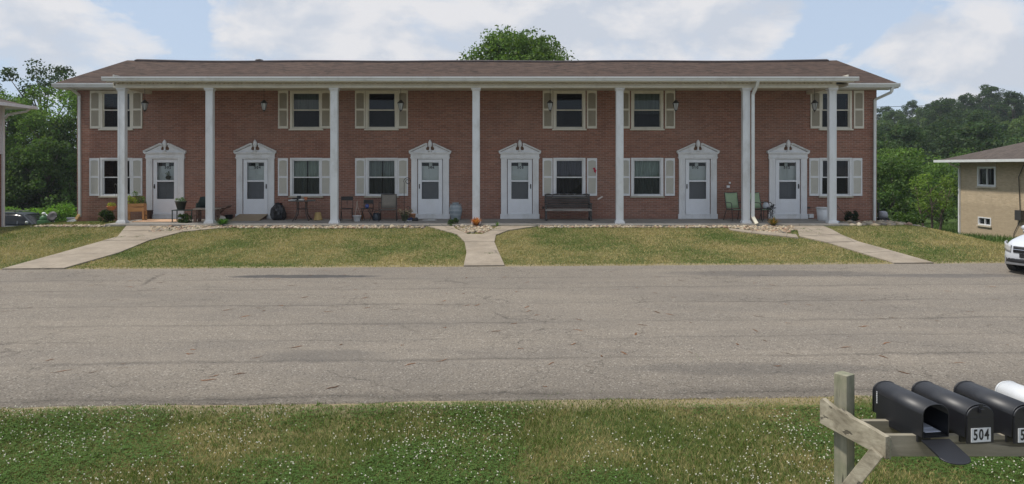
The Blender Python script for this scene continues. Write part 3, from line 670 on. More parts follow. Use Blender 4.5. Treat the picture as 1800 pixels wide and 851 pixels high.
# ------------------------------------------------------------------ the brick townhouse
WY = 25.0; PZ = .64
def wx(px): return ax(px, WY)
def wz(py): return az_(py, WY)
XL, XR = -16.2, 13.58
H = thing('townhouse', 'two storey red brick townhouse row with white columns and six white doors', 'townhouse', (0, WY, PZ-.1))
WIN = []   # (cx, kind)
for cx in (205, 538.3, 671, 1000.8, 1137.5, 1468.7):
    WIN.append((wx(cx), 1)); WIN.append((wx(cx), 0))
ZW = {1: (wz(226.6), wz(159.6)), 0: (wz(344.8), wz(277.6))}
DOORS = [wx(p) for p in (291.2, 449.5, 756.3, 913.8, 1226.2, 1384.4)]
holes = []
for cx, k in WIN: holes.append((cx-.57, cx+.57, ZW[k][0]+.03, ZW[k][1]-.03))
for cx in DOORS: holes.append((cx-.47, cx+.47, PZ, 2.86))
def wall_holes(mb, x0, x1, z0, z1, holes, y0, y1):
    X = sorted({x0, x1, *[h[0] for h in holes], *[h[1] for h in holes]}); Z = sorted({z0, z1, *[h[2] for h in holes], *[h[3] for h in holes]})
    def solid(i, j):
        if i < 0 or j < 0 or i >= len(X)-1 or j >= len(Z)-1: return None
        cx = (X[i]+X[i+1])/2; cz = (Z[j]+Z[j+1])/2
        return not any(h[0] < cx < h[1] and h[2] < cz < h[3] for h in holes)
    for i in range(len(X)-1):
        for j in range(len(Z)-1):
            a, b, c, d = X[i], X[i+1], Z[j], Z[j+1]
            if solid(i, j):
                mb.add([(a, y0, c), (b, y0, c), (b, y0, d), (a, y0, d)], [(0, 1, 2, 3)]); mb.add([(a, y1, c), (b, y1, c), (b, y1, d), (a, y1, d)], [(3, 2, 1, 0)])
            else:
                if solid(i-1, j): mb.add([(a, y0, c), (a, y1, c), (a, y1, d), (a, y0, d)], [(3, 2, 1, 0)])
                if solid(i+1, j): mb.add([(b, y0, c), (b, y1, c), (b, y1, d), (b, y0, d)], [(0, 1, 2, 3)])
                if solid(i, j-1): mb.add([(a, y0, c), (b, y0, c), (b, y1, c), (a, y1, c)], [(0, 1, 2, 3)])
                if solid(i, j+1): mb.add([(a, y0, d), (b, y0, d), (b, y1, d), (a, y1, d)], [(3, 2, 1, 0)])
mb = MB(); ZT = 5.42
wall_holes(mb, XL, XR, .0, ZT, holes, WY, WY+.22)
for xx in (XL, XR-.22): mb.box(xx, xx+.22, WY+.221, 33, -.6, ZT)
mb.box(XL, XR, 33.001, 33.2, -.6, ZT)
mb.add([(XL, WY, ZT), (XL, 33.2, ZT), (XL, 29, 7.0)], [(0, 1, 2)]); mb.add([(XR, WY, ZT), (XR, 33.2, ZT), (XR, 29, 7.0)], [(0, 1, 2)])
mb.build('wall', M_brick, H, True, fix=False)
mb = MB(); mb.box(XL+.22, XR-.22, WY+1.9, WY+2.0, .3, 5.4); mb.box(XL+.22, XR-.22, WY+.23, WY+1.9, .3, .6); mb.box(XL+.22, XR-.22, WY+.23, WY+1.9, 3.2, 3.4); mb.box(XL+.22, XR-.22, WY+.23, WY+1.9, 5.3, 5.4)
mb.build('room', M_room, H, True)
# porch slab
mb = MB(); mb.box(-13.75, 11.4, PORCH_Y0, WY-.002, .2, PZ); mb.build('porch_floor', M_porch, H, True, bevel=.015)
# roof: main gable with sagging ridge, and the shallower porch roof
def roofsheet(mb, x0, x1, pts, n=24, sag=0):
    """pts: (y,z) outline top; thickness .06 below"""
    K = len(pts); vs = []; fs = []
    for i in range(n+1):
        x = x0+(x1-x0)*i/n; u = (x-x0)/(x1-x0)
        for (y, z, s) in pts:
            e = min(1., min(u, 1-u)*14); vs.append((x, y, z-s*(.055*e+.012*math.sin(x*.9)*e)))
    for i in range(n):
        for k in range(K-1): fs.append((i*K+k, (i+1)*K+k, (i+1)*K+k+1, i*K+k+1))
    off = len(vs); vs += [(a, b, c-.07) for a, b, c in vs]; fs += [tuple(off+q_ for q_ in reversed(f)) for f in fs]
    edge = [0]; 
    for i in range(n):
        fs.append((i*K, off+i*K, off+(i+1)*K, (i+1)*K)); fs.append((i*K+K-1, (i+1)*K+K-1, off+(i+1)*K+K-1, off+i*K+K-1))
    for k in range(K-1):
        fs.append((k, k+1, off+k+1, off+k)); fs.append((n*K+k, off+n*K+k, off+n*K+k+1, n*K+k+1))
    mb.add(vs, fs)
RX0, RX1 = -16.62, 14.02
mb = MB(); roofsheet(mb, RX0, RX1, [(24.35, 5.60, 0), (26.6, 6.36, .3), (29, 7.17, 1), (31.4, 6.36, .3), (33.75, 5.57, 0)], 48)
roof = mb.build('roof', M_shingle, H, True)
mb = MB(); roofsheet(mb, -13.66, 11.55, [(22.55, 5.60, 0), (24.0, 5.83, 0), (25.95, 6.16, 0)], 30); mb.build('porch_roof', M_shingle, H, True)
mb = MB(); roofsheet(mb, -16.2, 13.6, [(28.8, 7.155, .9), (29, 7.225, 1), (29.2, 7.155, .9)], 48); mb.build('ridge_cap', pm('ridge_cap_shingle', (.05, .04, .04), .95, .3, 6), roof, True)
mb = MB(); mb.tube([(-10.95, 29.1, 6.9), (-10.95, 29.1, 7.22)], .09, 10); mb.lathe([(.18, 7.17), (.15, 7.21), (.04, 7.235)], 14, (-10.95, 29.1, 0)); mb.build('roof_vent', M_iron, roof, True)
# fascia, gutters, rake boards, soffits
mb = MB()
for x in (RX0-.015, RX1-.005):
    mb = MB()
    for (ya, za), (yb, zb) in (((24.35, 5.50), (29, 7.07)), ((33.75, 5.47), (29, 7.07))): mb.bar((x+.01, ya, za), (x+.01, yb, zb), .03, .16)
    mb.build('rake_board', M_white, roof, True)
def gutter(x0, x1, y, zt, name='gutter'):
    mb = MB(); prof = [(0, 0), (-.10, 0), (-.128, -.02), (-.128, -.045), (-.10, -.07), (-.085, -.125), (0, -.125), (0, -.118), (-.078, -.118), (-.093, -.067), (-.12, -.04), (-.12, -.008), (0, -.008)]
    prof = [(0, 0), (-.01, 0), (-.01, -.118), (-.08, -.118), (-.094, -.067), (-.121, -.04), (-.121, 0), (-.13, .004), (-.13, -.045), (-.102, -.072), (-.088, -.128), (0, -.128)]
    n = len(prof); vs = [(x, y+a, zt+b) for x in (x0, x1) for a, b in prof]; fs = [(i, (i+1) % n, n+(i+1) % n, n+i) for i in range(n)]+[tuple(range(n)), tuple(range(n, 2*n))]
    mb.add(vs, fs); mb.box(x0-.004, x0+.002, y-.125, y, zt-.126, zt); mb.box(x1-.002, x1+.004, y-.125, y, zt-.126, zt)
    x = x0+.6
    while x < x1: mb.box(x, x+.02, y-.12, y, zt-.004, zt+.003); x += .9
    return mb.build(name, M_gutter, H, True)
gutter(RX0, -13.70, 24.35, 5.59); gutter(11.60, RX1, 24.35, 5.59); gutter(-13.72, 11.60, 22.55, 5.585)
for xa_, xb_ in ((RX0+.03, -13.70), (11.6, RX1-.03)): mb = MB(); mb.box(xa_, xb_, 24.352, 24.38, 5.43, 5.56); mb.box(xa_, xb_, 24.379, WY-.002, 5.425, 5.44); mb.build('eave_soffit', M_white, H, True)
# porch beam, frieze with brackets, ceiling, ends
mb = MB(); mb.box(-13.58, 11.12, 22.86, 23.14, 5.27, 5.335); mb.box(-13.52, 11.06, 22.89, 23.11, 5.336, 5.50)
mb.box(-13.64, 11.5, 22.553, 22.58, 5.42, 5.56); mb.box(-13.62, 11.48, 22.581, 22.888, 5.49, 5.505)
mb.box(-13.62, -13.585, 22.9, WY-.3, 5.34, 5.72); mb.box(11.46, 11.49, 22.9, WY-.3, 5.34, 5.72)
mb.box(-13.55, -13.40, 23.141, WY-.003, 5.27, 5.40); mb.box(10.95, 11.10, 23.141, WY-.003, 5.27, 5.40)
mb.build('porch_beam', M_cream, H, True)
mb = MB(); mb.box(-13.5, 11.05, 22.865, 22.889, 5.42, 5.475); x = -13.45
while x < 11.0: mb.box(x, x+.05, 22.80, 22.888, 5.40, 5.485); x += .15
mb.build('frieze_bracket_row', M_soffit, H, True)
mb = MB(); mb.box(-13.62, 11.48, 23.142, WY-.004, 5.405, 5.42); mb.build('porch_ceiling', M_soffit, H, True)
# columns
M_column = pm('column_paint', (.68, .70, .71), .5, .05, 3, stretch=(1, 1, .4), dirt=((.38, .37, .33), .5))
for px in (215.5, 369.3, 588, 837, 1089, 1311, 1462.3):
    X = ax(px, 23.0); mb = MB(); mb.box(X-.125, X+.125, 22.92, 23.08, PZ+.10, 5.17)
    for s_ in (-1, 1):
        mb.box(X+s_*.10-.02, X+s_*.10+.02, 22.910, 22.919, PZ+.14, 5.1)
    mb.box(X-.1265, X+.1265, 22.9185, 23.0815, 3.72, 3.728)
    c = mb.build('column', M_column, H, True, bevel=.006)
    mb = MB(); mb.box(X-.165, X+.165, 22.87, 23.13, PZ, PZ+.06); mb.box(X-.145, X+.145, 22.89, 23.11, PZ+.061, PZ+.10); mb.build('column_base', M_white, c, True, bevel=.008)
    mb = MB(); mb.box(X-.145, X+.145, 22.89, 23.11, 5.171, 5.21); mb.box(X-.165, X+.165, 22.87, 23.13, 5.211, 5.268); mb.build('column_capital', M_white, c, True, bevel=.008)
# downspouts
def spout(pts, wd, dp, name='downspout', m=M_gutter):
    mb = MB()
    for a, b in zip(pts, pts[1:]):
        mb.bar(a, b, wd, dp, (0, 1, .001))
    return mb.build(name, m, H, True, bevel=.008)
M_copper = pm('rusty_elbow', (.52, .33, .14), .6, .2, 10)
s1 = spout([(-16.05, 24.3, 5.47), (-16.05, 24.9, 5.22), (-16.05, 24.93, .72)], .085, .075)
mb = MB(); mb.bar((-16.05, 24.92, .80), (-16.14, 24.86, .62), .10, .09, (0, 1, .001)); mb.build('elbow', M_copper, s1, True, bevel=.008)
mb = MB(); mb.bar((-16.14, 24.86, .62), (-16.42, 24.8, .52), .10, .09, (0, 1, .001)); mb.build('spout_end', M_white, s1, True)
s2 = spout([(13.78, 24.3, 5.47), (13.76, 24.35, 5.28), (13.46, 24.9, 5.06), (13.46, 24.93, .56)], .09, .075)
XC = ax(1319.5, 23.0)
s3 = spout([(XC+.07, 22.5, 5.46), (XC+.07, 22.62, 5.30), (XC+.02, 22.84, 5.05), (XC+.02, 22.84, .86)], .10, .08)
mb = MB(); mb.bar((XC+.02, 22.84, .86), (XC+.09, 22.66, .64), .11, .09, (0, 1, .001)); mb.build('spout_end', pm('stained_spout_end', (.66, .62, .50), .5, .1, 8, dirt=((.45, .30, .1), .5)), s3, True, bevel=.008)

# shutters (one mesh per height, copied)
def shutter_mesh(w_, h_):
    fr = MB(); lo = MB(); t = .045; z1 = h_
    fr.box(-w_/2, -w_/2+t, -.04, 0, 0, z1); fr.box(w_/2-t, w_/2, -.04, 0, 0, z1)
    fr.box(-w_/2+t, w_/2-t, -.04, 0, 0, .085); fr.box(-w_/2+t, w_/2-t, -.04, 0, z1-.07, z1); zm = z1*.475; fr.box(-w_/2+t, w_/2-t, -.04, 0, zm, zm+.07)
    # arched inner top
    for a in range(6):
        u0 = -1+a/3; u1 = -1+(a+1)/3; za = .028*(u0*u0+u1*u1)/2; fr.box((w_/2-t)*u0, (w_/2-t)*u1, -.037, -.01, z1-.07-za-.012, z1-.071)
    lo.box(-w_/2+t, w_/2-t, -.012, -.004, .086, z1-.071)
    z = .10
    while z < z1-.09:
        if not (zm-.02 < z < zm+.072):
            lo.add([(-w_/2+t, -.034, z), (w_/2-t, -.034, z), (w_/2-t, -.013, z+.030), (-w_/2+t, -.013, z+.030), (-w_/2+t, -.034, z-.005), (w_/2-t, -.034, z-.005)], [(0, 1, 2, 3), (4, 5, 1, 0)])
        z += .034
    return fr, lo
SHM = {}
for k in (0, 1):
    hh = (wz(159.6)-wz(226)) if k else (wz(278.2)-wz(344.3))
    a, b = shutter_mesh(.37, hh); SHM[k] = (a.mesh('shutter_frame'), b.mesh('shutter_louvers'))
    SHM[k][0].materials.append(M_cream if k else M_white); SHM[k][1].materials.append(pm('tan_louver', (.42, .375, .29), .55, .06, 5) if k else M_louver)
def add_shutter(X, k, px_off=0):
    z = wz(226) if k else wz(344.3)
    o = bpy.data.objects.new('shutter', SHM[k][0]); COL.objects.link(o); o.parent = H; o.location = Vector((X, WY-.004, z))-Vector(H.location)
    WORLD[o.name] = Vector((X, WY-.004, z))
    l = bpy.data.objects.new('louvers', SHM[k][1]); COL.objects.link(l); l.parent = o
    return o
SHX = [((168, 242), (167, 242)), ((498.3, 573), (498, 573)), ((633.3, 708.3), (633.5, 708.5)), ((962.8, 1040.2), (962.5, 1040.5)), ((1098, 1177.5), (1098.5, 1177)), ((1433, 1509), (1430.8, 1506))]
for up, dn in SHX:
    for p in up: add_shutter(wx(p), 1)
    for p in dn: add_shutter(wx(p), 0)
# windows
CUR = {(0, 1): None, (0, 0): None, (1, 1): ('blind_and_reflection', (.16, .19, .18)), (1, 0): ('curtain', (.40, .46, .41)), (2, 1): None, (2, 0): ('curtain', (.30, .34, .33)), (3, 1): None,
       (3, 0): ('drape', (.14, .13, .17)), (4, 1): ('blind_and_reflection', (.24, .28, .25)), (4, 0): ('sheer', (.36, .43, .40)), (5, 1): None, (5, 0): None}
for i, (cx, k) in enumerate(WIN):
    z0, z1 = ZW[k]; W2 = .60; mb = MB(); y0 = WY-.035; mt = M_cream if k else M_white  # upper frames toned cream for the shade under the portico
    mb.box(cx-W2, cx-W2+.09, y0, WY+.10, z0, z1); mb.box(cx+W2-.09, cx+W2, y0, WY+.10, z0, z1)
    mb.box(cx-W2+.09, cx+W2-.09, y0, WY+.10, z1-.07, z1); mb.box(cx-W2+.09, cx+W2-.09, y0, WY+.10, z0, z0+.05)
    wn = mb.build('window', mt, H, True, bevel=.004)
    mb = MB(); a = W2-.092; b0 = z0+.052; b1 = z1-.072; zm = (b0+b1)/2
    for (za, zb, ya) in ((zm-.02, b1, WY+.005), (b0, zm+.02, WY+.04)):
        t = .038; yb = ya+.03
        mb.box(cx-a, cx-a+t, ya, yb, za, zb); mb.box(cx+a-t, cx+a, ya, yb, za, zb); mb.box(cx-a+t, cx+a-t, ya, yb, za, za+t); mb.box(cx-a+t, cx+a-t, ya, yb, zb-t, zb)
    mb.build('sash', M_white if not k else M_cream, wn, True)
    mb = MB(); mb.add([(cx-a+.03, WY+.02, zm), (cx+a-.03, WY+.02, zm), (cx+a-.03, WY+.02, b1-.02), (cx-a+.03, WY+.02, b1-.02)], [(0, 1, 2, 3)]); mb.build('pane', M_glass, wn, True, fix=False)
    mb = MB(); mb.add([(cx-a+.03, WY+.055, b0+.02), (cx+a-.03, WY+.055, b0+.02), (cx+a-.03, WY+.055, zm), (cx-a+.03, WY+.055, zm)], [(0, 1, 2, 3)]); mb.build('pane', M_glass, wn, True, fix=False)
    mb = MB(); mb.add([(cx-a+.03, WY+.035, b0+.02), (cx+a-.03, WY+.035, b0+.02), (cx+a-.03, WY+.035, zm-.0), (cx-a+.03, WY+.035, zm-.0)], [(0, 1, 2, 3)]); mb.build('window_screen', M_screen, wn, True, fix=False)
    mb = MB(); mb.prism([(cx-W2-.04, z0-.055), (cx+W2+.04, z0-.055), (cx+W2+.04, z0-.004), (cx-W2-.04, z0-.004)], WY-.075, WY-.001); mb.build('sill', M_cream if k else pm('stone_sill', (.42, .38, .30), .8, .15, 10), wn, True, bevel=.004)
    cu = CUR[(i//2, k)]
    if cu:
        kind, colr = cu; mb = MB(); xs_ = np.linspace(cx-.55, cx+.55, 61); vs = []; zt = z1-.02; zb = z0+.02
        if kind == 'blind_and_reflection': zb = zm-.05 if i//2 == 1 else z0+.55  # second unit: half sheet imitates a grey reflection on the upper pane
        for j, x in enumerate(xs_):
            u = (x-cx)/.55
            if kind in ('curtain', 'sheer'): yy = WY+.17+.03*math.sin(u*34+math.sin(u*9)*2)*(1 if kind == 'curtain' else .5)
            elif kind == 'drape': yy = WY+.18+.03*math.sin(u*20)
            else: yy = WY+.15
            vs.append((x, yy, zb+(.5*max(0, u*.8+.2) if kind == 'drape' else 0))); vs.append((x, yy, zt))
        fs = [(2*j, 2*j+2, 2*j+3, 2*j+1) for j in range(60) if not (kind == 'curtain' and 29 <= j <= 30)]
        mb.add(vs, fs, True); mb.build('curtain' if kind != 'blind_and_reflection' else 'blind_and_reflection_sheet', curtain_mat('curtain_and_reflection_%d%d' % (i//2, k), colr), wn, True, fix=False)
# doorways
def text_mesh(txt, size, depth=.004):
    cu = bpy.data.curves.new('digits', 'FONT'); cu.body = txt; cu.size = size; cu.extrude = depth; cu.align_x = 'CENTER'; cu.align_y = 'CENTER'; cu.offset = size*.022; cu.space_character = 1.25
    o = bpy.data.objects.new('digits', cu); COL.objects.link(o)
    bpy.context.view_layer.update(); me = bpy.data.meshes.new_from_object(o.evaluated_get(bpy.context.evaluated_depsgraph_get()))
    bpy.data.objects.remove(o); me.materials.clear(); return me
NUMS = ['502', '504', '506', '508', '510', '512']
for i, cx in enumerate(DOORS):
    hs = -1 if i % 2 == 0 else 1      # handle side
    mb = MB(); y0 = WY-.06
    for s_ in (-1, 1):
        mb.box(min(cx+s_*.48, cx+s_*.70), max(cx+s_*.48, cx+s_*.70), y0, WY+.12, PZ, 2.86); mb.box(min(cx+s_*.47, cx+s_*.73), max(cx+s_*.47, cx+s_*.73), y0-.02, WY-.001, PZ, PZ+.18)
        mb.box(min(cx+s_*.53, cx+s_*.545), max(cx+s_*.53, cx+s_*.545), y0-.006, y0, PZ+.2, 2.84)
    mb.box(cx-.72, cx+.72, y0-.005, WY+.12, 2.861, 3.08); mb.box(cx-.74, cx+.74, y0-.025, WY-.001, 2.90, 2.925)
    mb.box(cx-.78, cx+.78, y0-.06, WY-.001, 3.081, 3.125); mb.box(cx-.755, cx+.755, y0-.04, WY-.001, 3.05, 3.0805)
    d = mb.build('door_surround', M_white, H, True, bevel=.006)
    mb = MB()
    for s_ in (-1, 1):
        P = [(.70, 3.128), (.14, 3.39), (.10, 3.37), (.10, 3.33), (.14, 3.29), (.155, 3.24), (.14, 3.20), (.09, 3.185), (.05, 3.20), (.0, 3.20), (.0, 3.127)]
        mb.prism([(cx+s_*a, b) for a, b in P], WY-.045, WY-.002)
        mb.bar((cx+s_*.785, WY-.05, 3.135), (cx+s_*.13, WY-.05, 3.435), .10, .05); mb.bar((cx+s_*.785, WY-.065, 3.155), (cx+s_*.145, WY-.065, 3.45), .13, .02)
        mb.tube([(cx+s_*.14, WY-.11, 3.42), (cx+s_*.14, WY-.005, 3.42)], .038, 12)
    mb.build('pediment', M_white, d, True)
    mb = MB(); mb.lathe([(.06, 3.125), (.065, 3.17), (.035, 3.20), (.03, 3.29), (.055, 3.32), (.078, 3.39), (.076, 3.46), (.05, 3.53), (.02, 3.565), (.004, 3.585)], 14, (cx, WY-.075, 0)); mb.build('finial', M_white, d, True)
    mb = MB()
    for s_ in (-1, 1): mb.box(min(cx+s_*.03, cx+s_*.15), max(cx+s_*.03, cx+s_*.15), WY-.012, WY-.001, 3.19, 3.38)
    mb.build('pediment_back', pm('brown_carved_wood', (.16, .09, .055), .8, .2, 8), d, True)
    # inner door with top lites
    zb = .82; mb = MB(); mb.box(cx-.45, cx+.45, WY+.13, WY+.17, zb, 2.60)
    mb.box(cx-.45, cx-.33, WY+.13, WY+.17, 2.601, 2.85); mb.box(cx+.33, cx+.45, WY+.13, WY+.17, 2.601, 2.85); mb.box(cx-.33, cx+.33, WY+.13, WY+.17, 2.72, 2.85); mb.box(cx-.06, cx+.06, WY+.13, WY+.17, 2.601, 2.7195)
    for za, zb_ in ((1.75, 2.48), (.95, 1.62)):
        for xa in (-.36, .04): mb.box(cx+xa, cx+xa+.32, WY+.123, WY+.1295, za, zb_)
    idr = mb.build('entry_door', M_doorw, H, True, bevel=.003)
    mb = MB(); mb.add([(cx-.33, WY+.15, 2.60), (cx+.33, WY+.15, 2.60), (cx+.33, WY+.15, 2.72), (cx-.33, WY+.15, 2.72)], [(0, 1, 2, 3)]); mb.build('transom_light', M_dark, idr, True, fix=False)
    mb = MB(); mb.blob((cx+hs*-.0+hs*.38, WY+.09, 1.72), .035, 1, 0, 10, 6); mb.build('door_knob', M_black, idr, True)
    nm = text_mesh(NUMS[i], .135); nm.transform(Matrix.Rotation(R(90), 4, 'X')); link_mesh('house_number', nm, M_number, idr, True, loc=(cx+(-.06 if i == 4 else 0.02), WY+.115, 2.545))
    # storm door
    mb = MB(); ya, yb = WY-.015, WY+.02
    g0 = .315; mb.box(cx-.455, cx-g0, ya, yb, .825, 2.855); mb.box(cx+g0, cx+.455, ya, yb, .825, 2.855)
    mb.box(cx-g0, cx+g0, ya, yb, 2.735, 2.855); mb.box(cx-g0, cx+g0, ya, yb, 2.015, 2.075); mb.box(cx-g0, cx+g0, ya, yb, .825, 1.375); mb.box(cx-g0+.05, cx+g0-.05, ya-.006, ya-.001, .92, 1.28)
    st = mb.build('storm_door', M_doorw, H, True, bevel=.004)
    mb = MB(); mb.add([(cx-g0-.01, WY, 2.06), (cx+g0+.01, WY, 2.06), (cx+g0+.01, WY, 2.75), (cx-g0-.01, WY, 2.75)], [(0, 1, 2, 3)]); mb.build('pane', M_glass, st, True, fix=False)
    mb = MB(); mb.add([(cx-g0-.01, WY, 1.36), (cx+g0+.01, WY, 1.36), (cx+g0+.01, WY, 2.03), (cx-g0-.01, WY, 2.03)], [(0, 1, 2, 3)]); mb.build('screen_pane', M_screen, st, True, fix=False)
    mb = MB(); mb.box(cx+hs*.40-.018, cx+hs*.40+.018, ya-.012, ya-.001, 1.76, 1.93); mb.tube([(cx+hs*.40, ya-.012, 1.88), (cx+hs*.40, ya-.05, 1.87), (cx+hs*.40, ya-.05, 1.79), (cx+hs*.40, ya-.012, 1.78)], .009, 6); mb.build('handle', M_black, st, True)
    mb = MB(); mb.box(cx-.469, cx+.469, WY-.05, WY+.20, PZ+.001, .78); mb.box(cx-.469, cx+.469, WY-.065, WY+.20, .781, .822); mb.build('threshold', M_white, H, True, bevel=.005)
# small wall fixtures
mb = MB(); mb.box(wx(1277), wx(1282), WY-.06, WY-.002, wz(330), wz(326)); mb.build('outlet_box', M_white, H, True, bevel=.003); mb = MB(); mb.box(wx(1281), wx(1284), WY-.04, WY-.002, wz(323), wz(320)); mb.build('wall_hook', M_white, H, True, bevel=.003)
mb = MB(); mb.box(wx(1420.5), wx(1428.5), WY-.10, WY-.002, wz(383), wz(376)); mb.build('outlet_box', M_white, H, True, bevel=.006)
mb = MB(); mb.box(wx(1419), wx(1423.5), WY-.05, WY-.002, wz(366.5), wz(363.5)); mb.build('wall_tap', M_iron, H, True)
mb = MB(); mb.box(wx(955)-.04, wx(955)+.03, WY-.05, WY-.002, wz(367), wz(363)); mb.build('wall_tap', M_iron, H, True)
mb = MB(); mb.bar((wx(1050.5), WY-.012, wz(350.5)), (wx(1059), WY-.012, wz(345.5)), .016, .05, (0, 0, 1)); mb.build('paint_smear', pm('bare_white_patch', (.62, .56, .52), .8, .2, 12), H, True)

# ------------------------------------------------------------------ hanging lanterns
M_lglass = pm('frosted_lamp_glass', (.42, .44, .44), .25, .05, 5)
def lantern(px, topz, label, Y=24.0):
    X = ax(px, Y); z1 = az_(175.5, Y); z0 = az_(196.5, Y); t = thing('hanging_lantern', label, 'lantern', (X, Y, z0), .4, 'lanterns hanging from the porch ceiling'); h = z1-z0
    mb = MB(); mb.lathe([(.02, h), (.05, h-.03), (.125, h-.11), (.13, h-.125), (.115, h-.13)], 6); mb.lathe([(.015, .02), (.05, .05), (.055, .065)], 6); mb.lathe([(.01, -.02), (.018, 0), (.01, .02)], 8)
    for k in range(6):
        a = 2*math.pi*k/6; mb.tube([(.052*math.cos(a), .052*math.sin(a), .06), (.108*math.cos(a), .108*math.sin(a), h-.128)], .006, 5)
    mb.build('cage', M_iron, t)
    mb = MB(); mb.lathe([(.048, .062), (.102, h-.13)], 6); mb.build('lamp_glass', M_lglass, t)
    mb = MB(); mb.tube([(0, 0, h), (0, 0, 5.40-z0)], .007, 6); mb.lathe([(.05, 5.385-z0), (.03, 5.40-z0)], 10); mb.build('chain', M_iron, t)
lantern(254.5, 0, 'dark lantern beside the left end window, nearest the left end of the porch')
lantern(464, 0, 'dark lantern hanging over the second door against bare brick')
lantern(704.5, 0, 'dark lantern in front of the shutter above the shepherd hook')
lantern(967, 0, 'dark lantern in front of the upper shutter above the wooden bench')
lantern(1188, 0, 'dark lantern beside the upper shutter left of the porch downspout')
lantern(1432, 0, 'dark lantern in front of the shutter nearest the right end of the porch')

# ------------------------------------------------------------------ mailboxes and their stand
ms = thing('mailbox_stand', 'weathered grey lumber stand carrying the row of mailboxes', 'mailbox stand', (2.425, 4.90, -.1), 0)
Mz = Matrix.Translation((2.425, 4.90, -.04)) @ Matrix.Rotation(R(33), 4, 'Z')
mb = MB(); mb.box(-.05, .05, -.05, .05, -.4, 1.1249, Mz)
mb.add([Mz @ Vector(p) for p in ((-.05, -.05, 1.125), (.05, -.05, 1.125), (.05, .05, 1.125), (-.05, .05, 1.125), (-.042, -.042, 1.128), (.044, -.04, 1.127), (.042, .042, 1.129), (-.04, .044, 1.127))], [(0, 1, 5, 4), (1, 2, 6, 5), (2, 3, 7, 6), (3, 0, 4, 7), (4, 5, 6, 7)])
mb.build('post', M_oldwoodZ, ms, True, bevel=.003)
mb = MB(); mb.box(4.45, 4.54, 4.60, 4.69, -.4, .80); mb.build('post', M_oldwoodZ, ms, True, bevel=.003)
mb = MB(); mb.tube([(2.535, 4.4995, .70), (2.535, 4.494, .70)], .006, 8); mb.tube([(2.535, 4.4995, .76), (2.535, 4.494, .76)], .006, 8); mb.build('screw', M_iron, ms, True)
mb = MB(); mb.box(2.515, 4.75, 4.50, 4.54, .652, .795); mb.build('rail', M_oldwoodX, ms, True, bevel=.003)
mb = MB(); mb.box(2.49, 4.75, 4.76, 4.80, .652, .793); mb.build('rail', M_oldwoodX, ms, True, bevel=.003)
mb = MB(); mb.box(2.50, 2.514, 4.452, 4.50, .655, .80); mb.build('rail_end', M_oldwoodZ, ms, True)
# side plank, split along its top at the far end
p0 = Vector((2.275, 4.93, .80)); p1 = Vector((2.485, 4.44, .735)); d = (p1-p0); Lp = d.length; yv = d.normalized(); xv = yv.cross(Vector((0, 0, 1))).normalized(); zv = Vector((0, 0, 1))
Mp = Matrix.Translation(p0) @ Matrix((xv, yv, zv)).transposed().to_4x4()
prof = [(0, -.085), (Lp, -.07), (Lp, .075), (Lp*.72, .082), (Lp*.50, .078), (Lp*.44, .088), (Lp*.30, .092), (Lp*.27, .075), (Lp*.12, .095), (Lp*.03, .104), (0, .085)]
mb = MB(); n_ = len(prof); vs = [Mp @ Vector((x, y, z)) for x in (-.02, .02) for y, z in prof]; mb.add(vs, [tuple(range(n_)), tuple(reversed(range(n_, 2*n_)))]+[(i, (i+1) % n_, n_+(i+1) % n_, n_+i) for i in range(n_)])
pl = mb.build('side_plank', M_oldwood, ms, True, bevel=.002)
mb = MB()
for u, v in ((.05, .03), (.16, .05), (.20, .045), (.36, .02), (.40, .03), (.50, .03)):
    c_ = Mp @ Vector((-.0205, u*Lp/.53, v)); mb.tube([c_, c_-xv*.006], .007, 6)
mb.build('nail', pm('rusty_nail', (.10, .05, .03), .8, .3, 20), pl, True)
mb = MB(); mb.bar((2.425, 4.46, .70), (2.17, 4.66, .16), .086, .038, (1, .6, .4)); mb.build('brace', M_oldwood, ms, True, bevel=.003)
M_mbox = pm('black_mailbox_paint', (.0065, .0075, .0115), .5, .2, 4, bump=.0006, dirt=((.035, .035, .036), .45), spec=.8)
M_mboxw = pm('white_mailbox_paint', (.62, .64, .66), .4, .06, 4)
M_inside = pm('mailbox_inside', (.012, .012, .013), .7, .2, 6)
def arch(w_, h_, n=14):
    r = w_/2; zs = h_-r*.72
    return [(-r, 0)]+[(-r*math.copysign(abs(math.cos(math.pi*k/n))**.85, math.cos(math.pi*k/n)), zs+r*.72*math.sin(math.pi*k/n)) for k in range(n+1)]+[(r, 0)]
